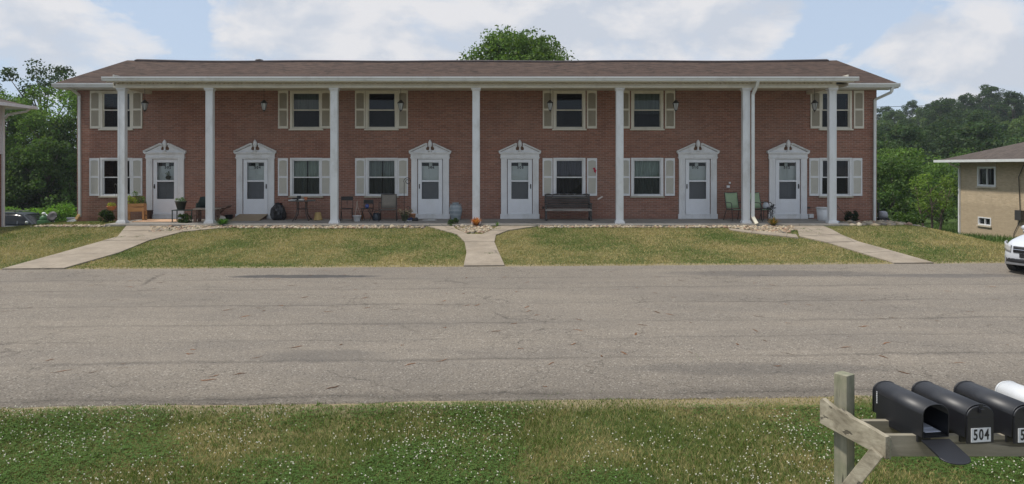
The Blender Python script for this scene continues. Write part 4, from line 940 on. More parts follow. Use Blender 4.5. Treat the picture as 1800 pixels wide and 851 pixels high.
def mailbox(X, label, mat_, opened=False, num=None, zoff=0, yaw=8.0):
    t = thing('mailbox', label, 'mailbox', (X, 4.45, .80+zoff), R(yaw), 'mailboxes on the roadside stand'); W_, H_, Ln = .188, .218, .50
    A = arch(W_, H_); n = len(A); mb = MB()
    B = [(x*.965, .004+z*.975) for x, z in A]
    vs = [(x, y, z) for y in (0, Ln) for x, z in A]+[(x, y, z) for y in (0, Ln-.01) for x, z in B]
    fs = [(i, n+i, n+(i+1) % n, (i+1) % n) for i in range(n)]+[(2*n+i, 2*n+(i+1) % n, 3*n+(i+1) % n, 3*n+i) for i in range(n)]
    fs += [(i, (i+1) % n, 2*n+(i+1) % n, 2*n+i) for i in range(n)]+[tuple(range(n, 2*n)), tuple(range(3*n, 4*n))]
    mb.add(vs, fs); mb.sm = [i < n*2 and 0 < (i % n) < n-2 for i in range(len(mb.f))]
    mb.box(-W_/2+.001, W_/2-.001, .05, Ln-.04, -.045, -.001)
    # rolled rim at the back and front
    for y in (.004, Ln-.012): mb.tube([(x*1.012, y, z*1.004) for x, z in A], .0035, 6)
    mb.build('mailbox_shell', mat_, t, bevel=0)
    # door
    D = [(x*1.03, z*1.015-.012 if z > 0 else -.03) for x, z in arch(W_, H_)]; mbd = MB(); ang = 0
    vs = [(x, y, z) for y in (-.014, -.002) for x, z in D]; fs = [tuple(range(n)), tuple(range(n, 2*n))]+[(i, (i+1) % n, n+(i+1) % n, n+i) for i in range(n)]
    mbd.add(vs, fs); mbd.tube([(x*.99, -.008, z) for x, z in D[1:-1]], .006, 6); mbd.box(-.07, .07, -.0165, -.0142, .06, .062); mbd.box(-.07, .07, -.0165, -.0142, .135, .137)
    door = mbd.build('mailbox_door', mat_, t)
    if opened:
        door.rotation_euler = (R(104), 0, R(-4)); door.location = (0, -.004, -.014)
        door.data.transform(Matrix.Translation((0, .002, .022)))
    mh = MB(); mh.box(-.014, .014, -.034, -.0142, H_-.045, H_-.02); mh.box(-.012, .012, -.02, -.0142, H_-.05, H_+.012)
    if opened:
        mk = MB()
        for q_ in range(7): mk.box(-W_/2-.0015, -W_/2-.0002, Ln-.055, Ln-.046, .075+q_*.013, .084+q_*.013)
        mk.build('marking', M_plate, t)
    if not opened: mh.build('door_latch', mat_, door)
    else:
        mf = MB(); mf.box(-W_/2+.004, W_/2-.004, .01, Ln-.02, .006, .010); mf.build('mailbox_floor', M_inside, t)
    mf = MB(); mf.box(W_/2+.002, W_/2+.008, .10, .118, .05, .15); mf.box(W_/2+.002, W_/2+.008, .118, .20, .05, .075); mf.build('flag', pm('red_flag_paint', (.35, .03, .03), .5, .1, 5), t)
    if num:
        mp = MB(); mp.box(-.072, .072, -.0185, -.0145, -.022, .070)
        plate = mp.build('number_plate', M_plate, door)
        me = text_mesh(num, .098, .0008); me.transform(Matrix.Scale(.68, 4, (1, 0, 0))); me.transform(Matrix.Rotation(R(90), 4, 'X')); link_mesh('digits', me, M_number, plate, loc=(0, -.0196, .024))
    return t
mailbox(2.81, 'black mailbox with its front door hanging open, at the left end of the row', M_mbox, True)
mailbox(3.095, 'closed black mailbox with the number plate 504', M_mbox, num='504')
mailbox(3.405, 'closed black mailbox numbered 506, between the 504 mailbox and the white one', M_mbox, num='506')
mailbox(3.71, 'white mailbox at the right end of the row', M_mboxw, num='508')
mt = MB(); mt.box(-.06, .055, .0, .24, 0, .004); mt.box(-.05, .05, .06, .26, .0045, .008)
t = mt.build('folded_mail', pm('blue_white_paper', (.62, .66, .76), .6, .1, 14), None, loc=(2.825, 4.50, .8155), rot=(0, 0, R(8))); tag(t, 'folded bluish white papers lying inside the open black mailbox', 'mail')

# ------------------------------------------------------------------ vehicles
def loft_car(root, dims, paint, prefix):
    Lh, W, zb, prof, roofprof = dims   # prof: list (x, ztop) of lower body; roofprof: (x, z) glasshouse
    xs_ = [-Lh*math.cos(math.pi*k/40) for k in range(41)]
    px_, pz_ = zip(*prof)
    def plan(x): return W*(max(0, 1-abs(x/Lh)**4.6))**(1/4.6)
    mb = MB(); rings = []; NS = 17
    for x in xs_:
        w_ = max(.02, plan(x)); zt = np.interp(x, px_, pz_); zl = zb+.07*abs(x/Lh)**6; hh = zt-zl; ring = []
        for k in range(NS):
            a = math.pi*k/(NS-1); ca, sa = math.cos(a), math.sin(a)
            yy = w_*math.copysign(abs(ca)**.28, ca)*(1-.05*abs(sa)**2); zz = zl+hh*(.14+.86*abs(sa)**.55) if 0 < k < NS-1 else zl
            ring.append((x, yy, zz))
        rings.append(ring)
    vs = [v for r_ in rings for v in r_]; fs = []
    for i in range(40):
        for k in range(NS-1): fs.append((i*NS+k, (i+1)*NS+k, (i+1)*NS+k+1, i*NS+k+1))
        fs.append((i*NS, i*NS+NS-1, (i+1)*NS+NS-1, (i+1)*NS))
    fs += [tuple(range(NS)), tuple(range(40*NS, 41*NS))]
    mb.add(vs, fs, True); body = mb.build('body', paint, root)
    # glasshouse
    rx, rz = zip(*roofprof); mb = MB(); gx_ = np.linspace(rx[0], rx[-1], 25); rings = []
    for x in gx_:
        zt = np.interp(x, rx, rz); zl = np.interp(x, px_, pz_)-.04; hh = max(.005, zt-zl); ring = []
        for k in range(13):
            a = math.pi*k/12; ca, sa = math.cos(a), math.sin(a); ww = (W-.10)-.26*min(1, hh/.5)*abs(sa)**.9
            ring.append((x, ww*math.copysign(abs(ca)**.22, ca), zl+hh*abs(sa)**.32 if 0 < k < 12 else zl))
        rings.append(ring)
    vs = [v for r_ in rings for v in r_]; fs = [(i*13+k, (i+1)*13+k, (i+1)*13+k+1, i*13+k+1) for i in range(24) for k in range(12)]
    mb.add(vs, fs, True); mb.build('windows', M_carpane, root)
    # roof skin and pillars
    mb = MB(); xr = [x for x in gx_ if np.interp(x, rx, rz) > max(rz)-.13]; vs = []
    for x in xr:
        zt = np.interp(x, rx, rz)+.012
        for k in range(9): u = -1+k/4; vs.append((x, u*(W-.30), zt-.045*abs(u)**3))
    mb.add(vs, [(i*9+k, (i+1)*9+k, (i+1)*9+k+1, i*9+k+1) for i in range(len(xr)-1) for k in range(8)], True)
    mb.v += [(a, b, c-.03) for a, b, c in vs]; off = len(vs); fs = list(mb.f); mb.f += [tuple(off+q_ for q_ in reversed(f)) for f in fs]; mb.sm += [True]*len(fs)
    mb.build('roof', paint, root)
    mb = MB(); belt = lambda x: float(np.interp(x, px_, pz_))-.03
    def pil(xb, xt, wd=.07):
        for s_ in (-1, 1): mb.bar((xb, s_*(W-.085), belt(xb)), (xt, s_*(W-.31), float(np.interp(xt, rx, rz))-.02), wd, .03, (0, s_, .4))
    return body, mb, pil, plan
def wheel(root, x, y, r, s_):
    mb = MB(); wd = .11; c = (x, y, r)
    prof = [(r*.62, -wd), (r*.9, -wd), (r, -wd*.7), (r, wd*.7), (r*.9, wd), (r*.62, wd)]
    Mw = Matrix.Translation(c) @ Matrix.Rotation(R(90), 4, 'X'); n = 28
    vs = [Mw @ Vector((q_[0]*math.cos(2*math.pi*k/n), q_[0]*math.sin(2*math.pi*k/n), q_[1])) for q_ in prof for k in range(n)]
    mb.add(vs, [(i*n+k, i*n+(k+1) % n, (i+1)*n+(k+1) % n, (i+1)*n+k) for i in range(5) for k in range(n)], True)
    w_ = mb.build('wheel', M_rubber, root)
    mb = MB(); mb.lathe([(.001, 0), (r*.62, 0), (r*.62, .015)], 28)
    for k in range(7):
        a = 2*math.pi*k/7; mb.bar((r*.12*math.cos(a), r*.12*math.sin(a), .03), (r*.58*math.cos(a), r*.58*math.sin(a), .03), .045, .02, (0, 0, 1))
    mb.lathe([(r*.16, .0), (r*.16, .05), (r*.05, .055)], 16)
    Mr = Matrix.Translation((x, y+s_*.08, r)) @ Matrix.Rotation(R(-90*s_), 4, 'X'); mb.v = [tuple(Mr @ Vector(v)) for v in mb.v]
    mb.build('rim', M_rimm, w_); return w_
M_rimm = pm('alloy_rim', (.45, .46, .48), .3, .08, 8, metal=.8)
M_carpane = pm('tinted_car_window', (.012, .014, .016), .12, .1, 2, spec=.3)
M_silver = pm('pale_silver_paint', (.62, .65, .70), .22, .03, 3, metal=.15)
M_headl = pm('headlight_lens', (.55, .56, .55), .12, .12, 14, metal=.3)
M_suv = pm('dark_grey_suv_paint', (.045, .055, .065), .4, .1, 3)
a_ = R(66); cpos = Vector((14.24, 16.66, .0))
car = thing('parked_car', 'pale silver sedan parked at the right edge of the lot', 'car', cpos, math.atan2(-math.cos(a_), -math.sin(a_)))
body, pmb, pil, plan = loft_car(car, (2.25, .88, .17, [(-2.25, .80), (-1.9, 1.0), (-1.2, 1.02), (.9, .98), (1.3, .95), (1.9, .84), (2.15, .74), (2.25, .66)], [(-1.75, 1.0), (-1.1, 1.36), (-.5, 1.46), (.1, 1.45), (.5, 1.34), (1.15, .98)]), M_silver, 'car')
pil(1.1, .45); pil(-.1, -.15); pil(-1.6, -1.0, .12); pmb.build('pillar_set', M_silver, car)
for wxx in (1.38, -1.32):
    for s_ in (-1, 1):
        mb = MB(); Mw = Matrix.Translation((wxx, s_*.77, .33)) @ Matrix.Rotation(R(90), 4, 'X'); n = 28
        mb.add([Mw @ Vector((.385*math.cos(2*math.pi*k/n), .385*math.sin(2*math.pi*k/n), z)) for z in (-.085, .085) for k in range(n)], [tuple(range(n)), tuple(range(n, 2*n))]+[(k, (k+1) % n, n+(k+1) % n, n+k) for k in range(n)]); mb.build('wheel_arch', M_dark, car)
        wheel(car, wxx, s_*.73, .32, s_)
def nose(y, off): return 2.25*(max(0, 1-(abs(y)/.88)**4.6))**(1/4.6)+off
def nose_patch(name, y0, y1, z0a, z1a, z0b, z1b, m_, off=.012, n=12, parent=None):
    mb = MB(); vs = []
    for j in range(n+1):
        u = j/n; y = y0+(y1-y0)*u; za = z0a+(z0b-z0a)*u; zb_ = z1a+(z1b-z1a)*u
        for k in range(4): z = za+(zb_-za)*k/3; vs.append((nose(y, off)-.012*(k/3)-(.0), y, z))
    fs = [(j*4+k, (j+1)*4+k, (j+1)*4+k+1, j*4+k+1) for j in range(n) for k in range(3)]
    off_ = len(vs); vs += [(x-.04, y, z) for x, y, z in vs]; fs += [tuple(off_+q_ for q_ in reversed(f)) for f in fs]
    fs += [(j*4, j*4+off_, (j+1)*4+off_, (j+1)*4) for j in range(n)]+[(j*4+3, (j+1)*4+3, (j+1)*4+3+off_, j*4+3+off_) for j in range(n)]
    mb.add(vs, fs, True); return mb.build(name, m_, parent or car)
g = nose_patch('grille', -.40, .40, .53, .68, .53, .68, M_black)
nose_patch('grille_bar', -.40, .40, .600, .612, .600, .612, M_chrome, .02, parent=g)
for s_ in (-1, 1): nose_patch('headlight', s_*.46, s_*.80, .53, .69, .60, .76, M_headl); nose_patch('fog_light', s_*.66, s_*.80, .34, .42, .34, .42, M_headl)
nose_patch('lower_intake', -.60, .60, .29, .385, .29, .385, M_black)
mb = MB(); mb.tube([(2.285, .075*math.cos(a), .63+.05*math.sin(a)) for a in np.linspace(0, 6.283, 20)[:-1]], .010, 6, closed=True); mb.build('badge', M_chrome, g)
mb = MB(); mb.box(-.0, .0+.01, -.25, .25, .42, .52); mb.v = [(x+2.262, y, z) for x, y, z in mb.v]; mb.build('plate_holder', M_black, car)
for s_ in (-1, 1): mb = MB(); mb.blob((.78, s_*.93, 1.02), (.06, .10, .07), 3, 0, 10, 6); mb.build('side_mirror', M_silver, car)
# suv behind the left lawn
sz = h1(-29.9, 41.0); suv = thing('parked_suv', 'dark grey suv parked behind the left lawn by the hedge', 'suv', (-29.85, 41.0, -1.98), 0)
body, pmb, pil, plan = loft_car(suv, (2.4, .93, .25, [(-2.4, 1.08), (-2.2, 1.14), (.8, 1.12), (1.2, 1.12), (2.1, 1.02), (2.32, .86), (2.4, .7)], [(-2.3, 1.12), (-2.1, 1.66), (-1.4, 1.78), (.0, 1.76), (.45, 1.70), (1.25, 1.12)]), M_suv, 'suv')
pil(1.2, .42, .08); pil(.25, .15, .08); pil(-.75, -.75, .10); pil(-2.2, -2.05, .14); pmb.build('pillar_set', M_suv, suv)
mb = MB()
for s_ in (-1, 1): mb.tube([(-1.9, s_*.60, 1.80), (-1.8, s_*.60, 1.84), (-.1, s_*.60, 1.82), (0, s_*.60, 1.78)], .022, 6)
mb.build('roof_rack', M_black, suv)
for wxx in (1.5, -1.4):
    for s_ in (-1, 1): wheel(suv, wxx, s_*.84, .37, s_)
for s_ in (-1, 1): mb = MB(); mb.blob((.95, s_*1.02, 1.22), (.07, .12, .09), 3, 0, 10, 6); mb.build('side_mirror', M_headl, suv); mb = MB(); mb.blob((2.22, s_*.68, .88), (.12, .2, .09), 3, 0, 10, 6); mb.build('headlight', M_headl, suv)

# ------------------------------------------------------------------ neighbouring houses
nb = thing('neighbor_house', 'white sided house with brick ground floor at the left edge', 'house', (-24, 22, .1))
mb = MB(); X1 = -19.76; mb.box(-32, X1, 12.0, 26.0, -1.2, 3.06); mb.build('brick_wall', M_brick, nb, True)
mb = MB(); mb.box(-32, X1+.03, 11.97, 26.03, 3.062, 4.93)
z = 3.07
while z < 4.9: mb.add([(X1+.03, 12, z), (X1+.03, 26.03, z), (X1+.045, 26.03, z), (X1+.045, 12, z), (X1+.032, 12, z+.11), (X1+.032, 26.03, z+.11)], [(0, 1, 2, 3), (3, 2, 5, 4)]); z += .115
mb.build('siding', pm('white_siding', (.60, .62, .64), .5, .05, 4), nb, True)
mb = MB(); mb.box(X1-.06, X1+.06, 25.98, 26.08, .0, 4.93); mb.build('downspout', M_white, nb, True)
mb = MB(); e = 4.95; vs = [(-32.5, 11.4, e), (-18.98, 11.4, e), (-18.98, 26.6, e), (-32.5, 26.6, e), (-32.5, 19, e+2.2), (-25.5, 19, e+2.2)]
mb.add(vs, [(0, 1, 5, 4), (1, 2, 5), (2, 3, 4, 5), (0, 4, 3), (3, 2, 1, 0)]); mb.build('roof', M_gshingle, nb, True)
mb = MB(); mb.box(-32.4, -19.05, 11.5, 26.52, e-.05, e-.003); mb.box(-18.975, -18.86, 11.5, 26.6, e-.10, e+.02); mb.box(-32.4, -18.86, 26.605, 26.7, e-.10, e+.02); mb.build('gutter', M_white, nb, True)
mb = MB(); mb.tube([(-18.95, 26.4, e-.08), (-19.1, 26.4, e-.2), (-19.6, 26.1, e-.35), (-19.7, 26.1, e-.5)], .05, 8); mb.build('gutter_elbow', M_white, nb, True)
tb = thing('tan_brick_house', 'tan brick house with grey hip roof beyond the right lawn', 'house', (29, 28, -1.2))
mb = MB(); tx = 24.0; TY1 = 36.0
def tY(px): return tx*FPX/(px-HX)
wa, wb = tY(1751), tY(1718.5); za, zb_ = az_(328, (wa+wb)/2)+.0, az_(293, (wa+wb)/2); ba, bb = tY(1742.5), tY(1720); zc, zd = az_(396, (ba+bb)/2), az_(382, (ba+bb)/2)
# side wall with two openings, facing -x
def wallx(mb, X0, X1_, y0, y1, z0, z1, holes):
    Ys = sorted({y0, y1, *[h[0] for h in holes], *[h[1] for h in holes]}); Zs = sorted({z0, z1, *[h[2] for h in holes], *[h[3] for h in holes]})
    for i in range(len(Ys)-1):
        for j in range(len(Zs)-1):
            a, b, c, d = Ys[i], Ys[i+1], Zs[j], Zs[j+1]; cy, cz = (a+b)/2, (c+d)/2
            if not any(h[0] < cy < h[1] and h[2] < cz < h[3] for h in holes): mb.add([(X0, a, c), (X0, b, c), (X0, b, d), (X0, a, d)], [(0, 1, 2, 3)])
            else:
                mb.add([(X0, a, c), (X1_, a, c), (X1_, a, d), (X0, a, d)], [(0, 1, 2, 3)]); mb.add([(X0, b, c), (X1_, b, c), (X1_, b, d), (X0, b, d)], [(3, 2, 1, 0)])
                mb.add([(X0, a, c), (X1_, a, c), (X1_, b, c), (X0, b, c)], [(3, 2, 1, 0)]); mb.add([(X0, a, d), (X1_, a, d), (X1_, b, d), (X0, b, d)], [(0, 1, 2, 3)])
wallx(mb, tx, tx+.18, 20, TY1, -2.6, 2.86, [(wa, wb, za, zb_), (ba, bb, zc, zd)])
mb.add([(tx, 20, -2.6), (34, 20, -2.6), (34, 20, 2.86), (tx, 20, 2.86)], [(0, 1, 2, 3)]); mb.add([(tx, TY1, -2.6), (34, TY1, -2.6), (34, TY1, 2.86), (tx, TY1, 2.86)], [(3, 2, 1, 0)]); mb.add([(34, 20, -2.6), (34, TY1, -2.6), (34, TY1, 2.86), (34, 20, 2.86)], [(0, 1, 2, 3)])
mb.build('wall', M_tanbrick, tb, True, fix=False)
def sidewin(y0, y1, z0, z1, t):
    mb = MB(); X = tx-.03; X2 = tx+.12; mb.box(X, X2, y0, y0+t, z0, z1); mb.box(X, X2, y1-t, y1, z0, z1); mb.box(X, X2, y0+t, y1-t, z0, z0+t); mb.box(X, X2, y0+t, y1-t, z1-t, z1); mb.box(X+.03, X2-.02, (y0+y1)/2-.025, (y0+y1)/2+.025, z0+t, z1-t)
    w_ = mb.build('window', M_white, tb, True); mb = MB(); mb.add([(tx+.06, y0+t, z0+t), (tx+.06, y1-t, z0+t), (tx+.06, y1-t, z1-t), (tx+.06, y0+t, z1-t)], [(0, 1, 2, 3)]); mb.build('pane', M_carpane, w_, True, fix=False)
    mb = MB(); mb.box(tx-.07, tx-.001, y0-.05, y1+.05, z0-.08, z0-.003); mb.build('sill', M_tansill, w_, True)
M_tansill = pm('tan_stone', (.50, .44, .34), .8, .1, 6)
sidewin(wa, wb, za, zb_, .10); sidewin(ba, bb, zc, zd, .05)
mb = MB(); mb.box(tx-.02, tx-.001, wa-.05, wb+.05, zb_+.002, 2.84); mb.build('window_header_panel', pm('tan_panel', (.46, .37, .27), .7, .06, 3), tb, True)
mb = MB(); e = 2.90; ex = 23.25; vs = [(ex, 19.3, e), (34.8, 19.3, e), (34.8, 36.75, e), (ex, 36.75, e), (29, 25, e+1.95), (29, 31, e+1.95)]
mb.add(vs, [(0, 1, 4), (1, 2, 5, 4), (2, 3, 5), (3, 0, 4, 5), (3, 2, 1, 0)]); mb.build('roof', M_gshingle, tb, True)
mb = MB(); mb.box(ex-.11, ex-.003, 19.3, 36.75, e-.10, e+.03); mb.box(ex-.11, 34.8, 36.753, 36.86, e-.10, e+.03); mb.box(ex-.11, 34.8, 19.19, 19.297, e-.10, e+.03); mb.build('gutter', M_gutter, tb, True)
mb = MB(); mb.box(tx-.09, tx-.002, TY1-.10, TY1-.01, -1.5, 2.6); mb.tube([(ex, TY1-.1, 2.84), (ex+.2, TY1-.1, 2.7), (tx-.05, TY1-.05, 2.5)], .04, 8); mb.build('downspout', M_white, tb, True)
mY = tY(1795); mz = az_(378, mY); mb = MB(); mb.box(tx-.16, tx-.002, mY-.2, mY+.2, mz-.25, mz+.22); mb.tube([(tx-.05, mY, mz+.2), (tx-.04, mY+.1, mz+1.8), (tx-.04, mY-.3, 2.8)], .018, 6); mb.tube([(tx-.05, mY, mz-.25), (tx-.04, mY+.4, mz-.9), (tx-.04, mY+.5, -1.5)], .018, 6); mb.build('electric_meter', M_iron, tb, True)

# ------------------------------------------------------------------ things on the porch
def T(name, label, cat, px, Y, z=PZ, rz=0, group=None): return thing(name, label, cat, (ax(px, Y), Y, z), rz, group)
def pot_prof(r0, r1, h, rim=.02): return [(r0*.9, 0), (r0, .01), (r1, h-rim), (r1+.012, h-rim), (r1+.015, h), (r1-.012, h), (r1-.02, h-.03), (.01, h-.035)]
def leaves(parent, cs, rs, n, size, colr, seed, name='leaves'):
    rng = np.random.default_rng(seed); V, F, Cc = leaf_cloud(cs, rs, n, size, colr, rng, 1.); return np_mesh(name, V, F, M_leaf, parent, attr=Cc)
G1 = (.07, .13, .03)
# bushes at both ends
bush('shrub', 'round dark green shrub below the left end window', 'shrub', (ax(187, 24.3), 24.3, .55), .30, .26, .52, 3, (.030, .060, .018), .05)
bush('shrub', 'small dark evergreen shrub in front of the right end window', 'shrub', (ax(1498, 24.3), 24.3, .52), .26, .24, .50, 5, (.018, .036, .018), .045)
# hanging flower bowl left
t = T('flower_pot', 'orange flower bowl on a hook stand left of the first column', 'flower pot', 196, 23.9, az_(370, 23.9)); 
mb = MB(); mb.lathe([(.06, 0), (.12, .05), (.16, .14), (.17, .15), (.15, .15), (.01, .12)], 18); mb.build('bowl', M_terra, t); leaves(t, [(0, 0, .18), (.08, 0, .2), (-.08, .02, .2)], [.1, .08, .08], 120, .035, (.30, .34, .05), 4, 'flowers')
t = T('hook_stand', 'thin dark plant hook standing beside the first column', 'hook stand', 207, 23.3, .6); mb = MB(); mb.tube([(0, 0, 0), (0, 0, 1.25), (-.05, 0, 1.36), (-.16, .1, 1.38), (-.24, .2, 1.32), (-.26, .3, 1.2)], .01, 6); mb.build('rod', M_black, t)
mb = MB(); mb.tube([(-.25, .35, .62), (-.26, .34, .9), (-.26, .3, 1.2)], .005, 5); mb.build('hanger', M_black, t)
# wooden planter box
t = T('planter_box', 'raised orange stained wooden planter box with yellow green plants', 'planter', 239.5, 24.0, PZ, R(12)); mb = MB(); mb.box(-.30, .30, -.16, -.135, .34, .62); mb.box(-.30, .30, .135, .16, .34, .62); mb.box(-.30, -.275, -.134, .134, .34, .62); mb.box(.275, .30, -.134, .134, .34, .62); mb.box(-.274, .274, -.134, .134, .36, .38)
mb.build('box', M_planter, t, bevel=.004)
for sx in (-1, 1):
    for sy in (-1, 1): mb = MB(); mb.box(sx*.275-.03, sx*.275+.03, sy*.145-.03, sy*.145+.03, 0, .345); mb.build('leg', M_planter, t, bevel=.004)
mb = MB(); mb.box(-.27, .27, -.13, .13, .56, .585); mb.build('soil', M_soil, t)
leaves(t, [(-.22, 0, .70), (-.1, 0, .76), (-.24, .02, .82), (.02, 0, .68), (-.15, 0, .62)], [.12, .12, .10, .1, .1], 130, .05, (.30, .36, .06), 6); leaves(t, [(.1, 0, .85), (.2, .02, .78), (-.05, 0, .98), (.12, 0, .70), (.24, 0, .66)], [.12, .1, .1, .12, .1], 90, .045, (.10, .19, .05), 7, 'foliage')
# dark pot by the first door
t = T('plant_pot', 'empty dark brown pot standing right beside the first door', 'pot', 261, 24.6); mb = MB(); mb.lathe(pot_prof(.11, .155, .34), 22); mb.build('pot', pm('dark_brown_pot', (.045, .032, .030), .5, .15, 6), t)
# ramps
M_ply = pm('plywood', (.30, .23, .15), .8, .15, 3, stretch=(1, 6, 1)); M_ramp1 = pm('orange_mat', (.52, .34, .22), .8, .15, 4)
def ramp(px, rise, dep, wid, mm, label, rz=0, depY=WY-.09):
    t = T('door_ramp', label, 'ramp', px, depY, PZ, rz, 'wooden ramps at the doors'); mb = MB(); mb.add([(-wid/2, 0, rise), (wid/2, 0, rise), (wid/2, -dep, .02), (-wid/2, -dep, .02), (-wid/2, 0, rise-.02), (wid/2, 0, rise-.02), (wid/2, -dep, 0), (-wid/2, -dep, 0)], [(0, 3, 2, 1), (4, 5, 6, 7), (0, 1, 5, 4), (1, 2, 6, 5), (2, 3, 7, 6), (3, 0, 4, 7)]); mb.build('board', mm, t)
    mb = MB()
    for s_ in (-1, 1): mb.add([(s_*(wid/2-.06)-.02, -.02, 0), (s_*(wid/2-.06)+.02, -.02, 0), (s_*(wid/2-.06)+.02, -.02, rise-.025), (s_*(wid/2-.06)-.02, -.02, rise-.025), (s_*(wid/2-.06)-.02, -dep*.9, 0), (s_*(wid/2-.06)+.02, -dep*.9, 0)], [(0, 1, 2, 3), (0, 4, 5, 1), (3, 2, 5, 4), (0, 3, 4), (1, 5, 2)]); 
    mb.build('brace', M_brownwood, t)
ramp(446, .18, .85, 1.05, M_ply, 'short plywood ramp leading up to the second door')
t = T('door_mat', 'orange brown mat lying in front of the first door', 'mat', 284, 24.0, PZ+.001, 0); mb = MB(); mb.box(-.75, .75, -.55, .5, 0, .022); mb.build('mat', M_ramp1, t)
# green metal stand with pot, shrub below, chair, benches
t = T('plant_stand', 'dark green metal stand carrying a potted plant right of the first door', 'stand', 324, 23.6); mb = MB(); mb.box(-.36, .36, -.18, .18, .40, .425)
for sx in (-1, 1):
    for sy in (-1, 1): mb.box(sx*.34-.014, sx*.34+.014, sy*.165-.014, sy*.165+.014, 0, .40)
mb.build('frame', pm('dark_green_metal', (.03, .05, .04), .5, .2, 8), t)
t = T('potted_plant', 'dark pot with low green leaves on the green metal stand', 'potted plant', 318, 23.6, PZ+.427); mb = MB(); mb.lathe(pot_prof(.12, .19, .30), 22); mb.build('pot', pm('dark_green_pot', (.04, .045, .035), .55, .15, 6), t); leaves(t, [(-.1, 0, .33), (.08, 0, .34), (0, .05, .36)], [.09, .09, .08], 70, .05, (.12, .20, .09), 9)
bush('shrub', 'low dark green shrub under the green metal stand', 'shrub', (ax(323, 23.2), 23.2, .58), .24, .2, .40, 12, (.035, .075, .02), .045, 20, 90)
t = T('patio_chair', 'black rounded chair with dark cushion behind the second column', 'chair', 352, 24.1, PZ, R(-20)); mb = MB(); mb.blob((0, .0, .42), (.26, .25, .06), 1, .03, 14, 6); mb.build('seat', M_black, t)
mb = MB(); vs = []
for k in range(9):
    a = math.pi*(k/8); 
    for z, rr in ((.42, 1.), (.62, 1.02), (.80, .95)): vs.append((.26*rr*math.cos(a), .2*rr*math.sin(a)+.05, z-(.0 if 1 < k < 7 else .18)*(z > .5)+(.06*math.sin(a) if z > .7 else 0)))
mb.add(vs, [(3*k+j, 3*k+3+j, 3*k+4+j, 3*k+1+j) for k in range(8) for j in range(2)], True); o = mb.build('backrest', pm('dark_green_fabric', (.022, .035, .030), .85, .3, 9), t); sm_ = o.modifiers.new('thick', 'SOLIDIFY'); sm_.thickness = .03
for sx in (-1, 1):
    for sy in (-1, 1): mb = MB(); mb.tube([(sx*.2, sy*.18, .40), (sx*.24, sy*.22, 0)], .014, 6); mb.build('leg', M_black, t)
t = T('wooden_table', 'low brown wooden table with pale top behind the second column', 'table', 361, 23.6, PZ); mb = MB(); mb.box(-.34, .46, -.22, .22, .44, .475); mb.build('tabletop', pm('worn_table_top', (.36, .30, .24), .8, .15, 4), t, bevel=.004)
for sx in (-.28, .38):
    for sy in (-1, 1): mb = MB(); mb.box(sx-.05, sx+.05, sy*.16-.04, sy*.16+.04, 0, .439); mb.build('leg', M_brownwood, t, bevel=.003)
t = T('wooden_bench', 'dark brown wooden bench end sticking out right of the second column', 'bench', 383, 24.35, PZ); mb = MB(); mb.prism([(-.3, .45), (.42, .53), (.40, .47), (.2, .40), (-.3, .37)], -.2, .2); mb.build('seat', M_brownwood, t); 
mb = MB(); mb.prism([(-.28, 0), (-.2, 0), (.20, .38), (.12, .38)], -.16, -.12); mb.prism([(-.28, 0), (-.2, 0), (.20, .38), (.12, .38)], .12, .16); mb.build('support', M_brownwood, t)
t = MB().blob((0, 0, .09), (.24, .16, .10), 5, .12, 14, 7).build('fabric_bundle', pm('white_grey_cloth', (.50, .47, .42), .9, .12, 6), None, loc=(ax(386, 23.9), 23.9, PZ)); tag(t, 'pale crumpled cloth bundle lying right of the second column', 'cloth')
spiky('clump_plant', 'bright green leafy clump at the foot of the second column', (ax(392, 22.75), 22.75, .56), .42, .34, 21, [(.09, .20, .05), (.06, .15, .03)], 150, .022)
t = T('black_pot', 'small black pot lying against the wall left of the second door', 'pot', 402.5, 24.7); mb = MB(); mb.lathe(pot_prof(.11, .14, .17), 18); mb.build('pot', M_black, t)
# trash bag
t = T('trash_bag', 'stuffed black garbage bag standing right of the second door', 'bag', 489.3, 24.45); mb = MB(); rng = random.Random(5); prof = [(.20, 0), (.27, .06), (.275, .2), (.26, .32), (.235, .42), (.17, .50), (.12, .56), (.14, .60), (.08, .62)]
vs = []; n = 22
for r_, z in prof:
    for k in range(n): a = 2*math.pi*k/n; q_ = 1+.10*math.sin(5*a+z*9)+.05*(rng.random()-.5); vs.append((r_*q_*math.cos(a), r_*q_*.85*math.sin(a), z+.02*rng.random()*(z > .05)))
mb.add(vs, [(i*n+k, i*n+(k+1) % n, (i+1)*n+(k+1) % n, (i+1)*n+k) for i in range(len(prof)-1) for k in range(n)]+[tuple(range((len(prof)-1)*n, len(prof)*n))], False); mb.build('bag', pm('black_plastic', (.012, .012, .014), .3, .2, 12, bump=.004), t)
mb = MB(); mb.tube([(-.1, -.05, .55), (-.07, -.07, .64), (0, -.05, .59)], .012, 6); mb.tube([(.02, -.05, .58), (.09, -.04, .65), (.12, -.03, .56)], .012, 6); mb.build('tie', pm('red_tie', (.35, .08, .05), .6, .1, 9), t)
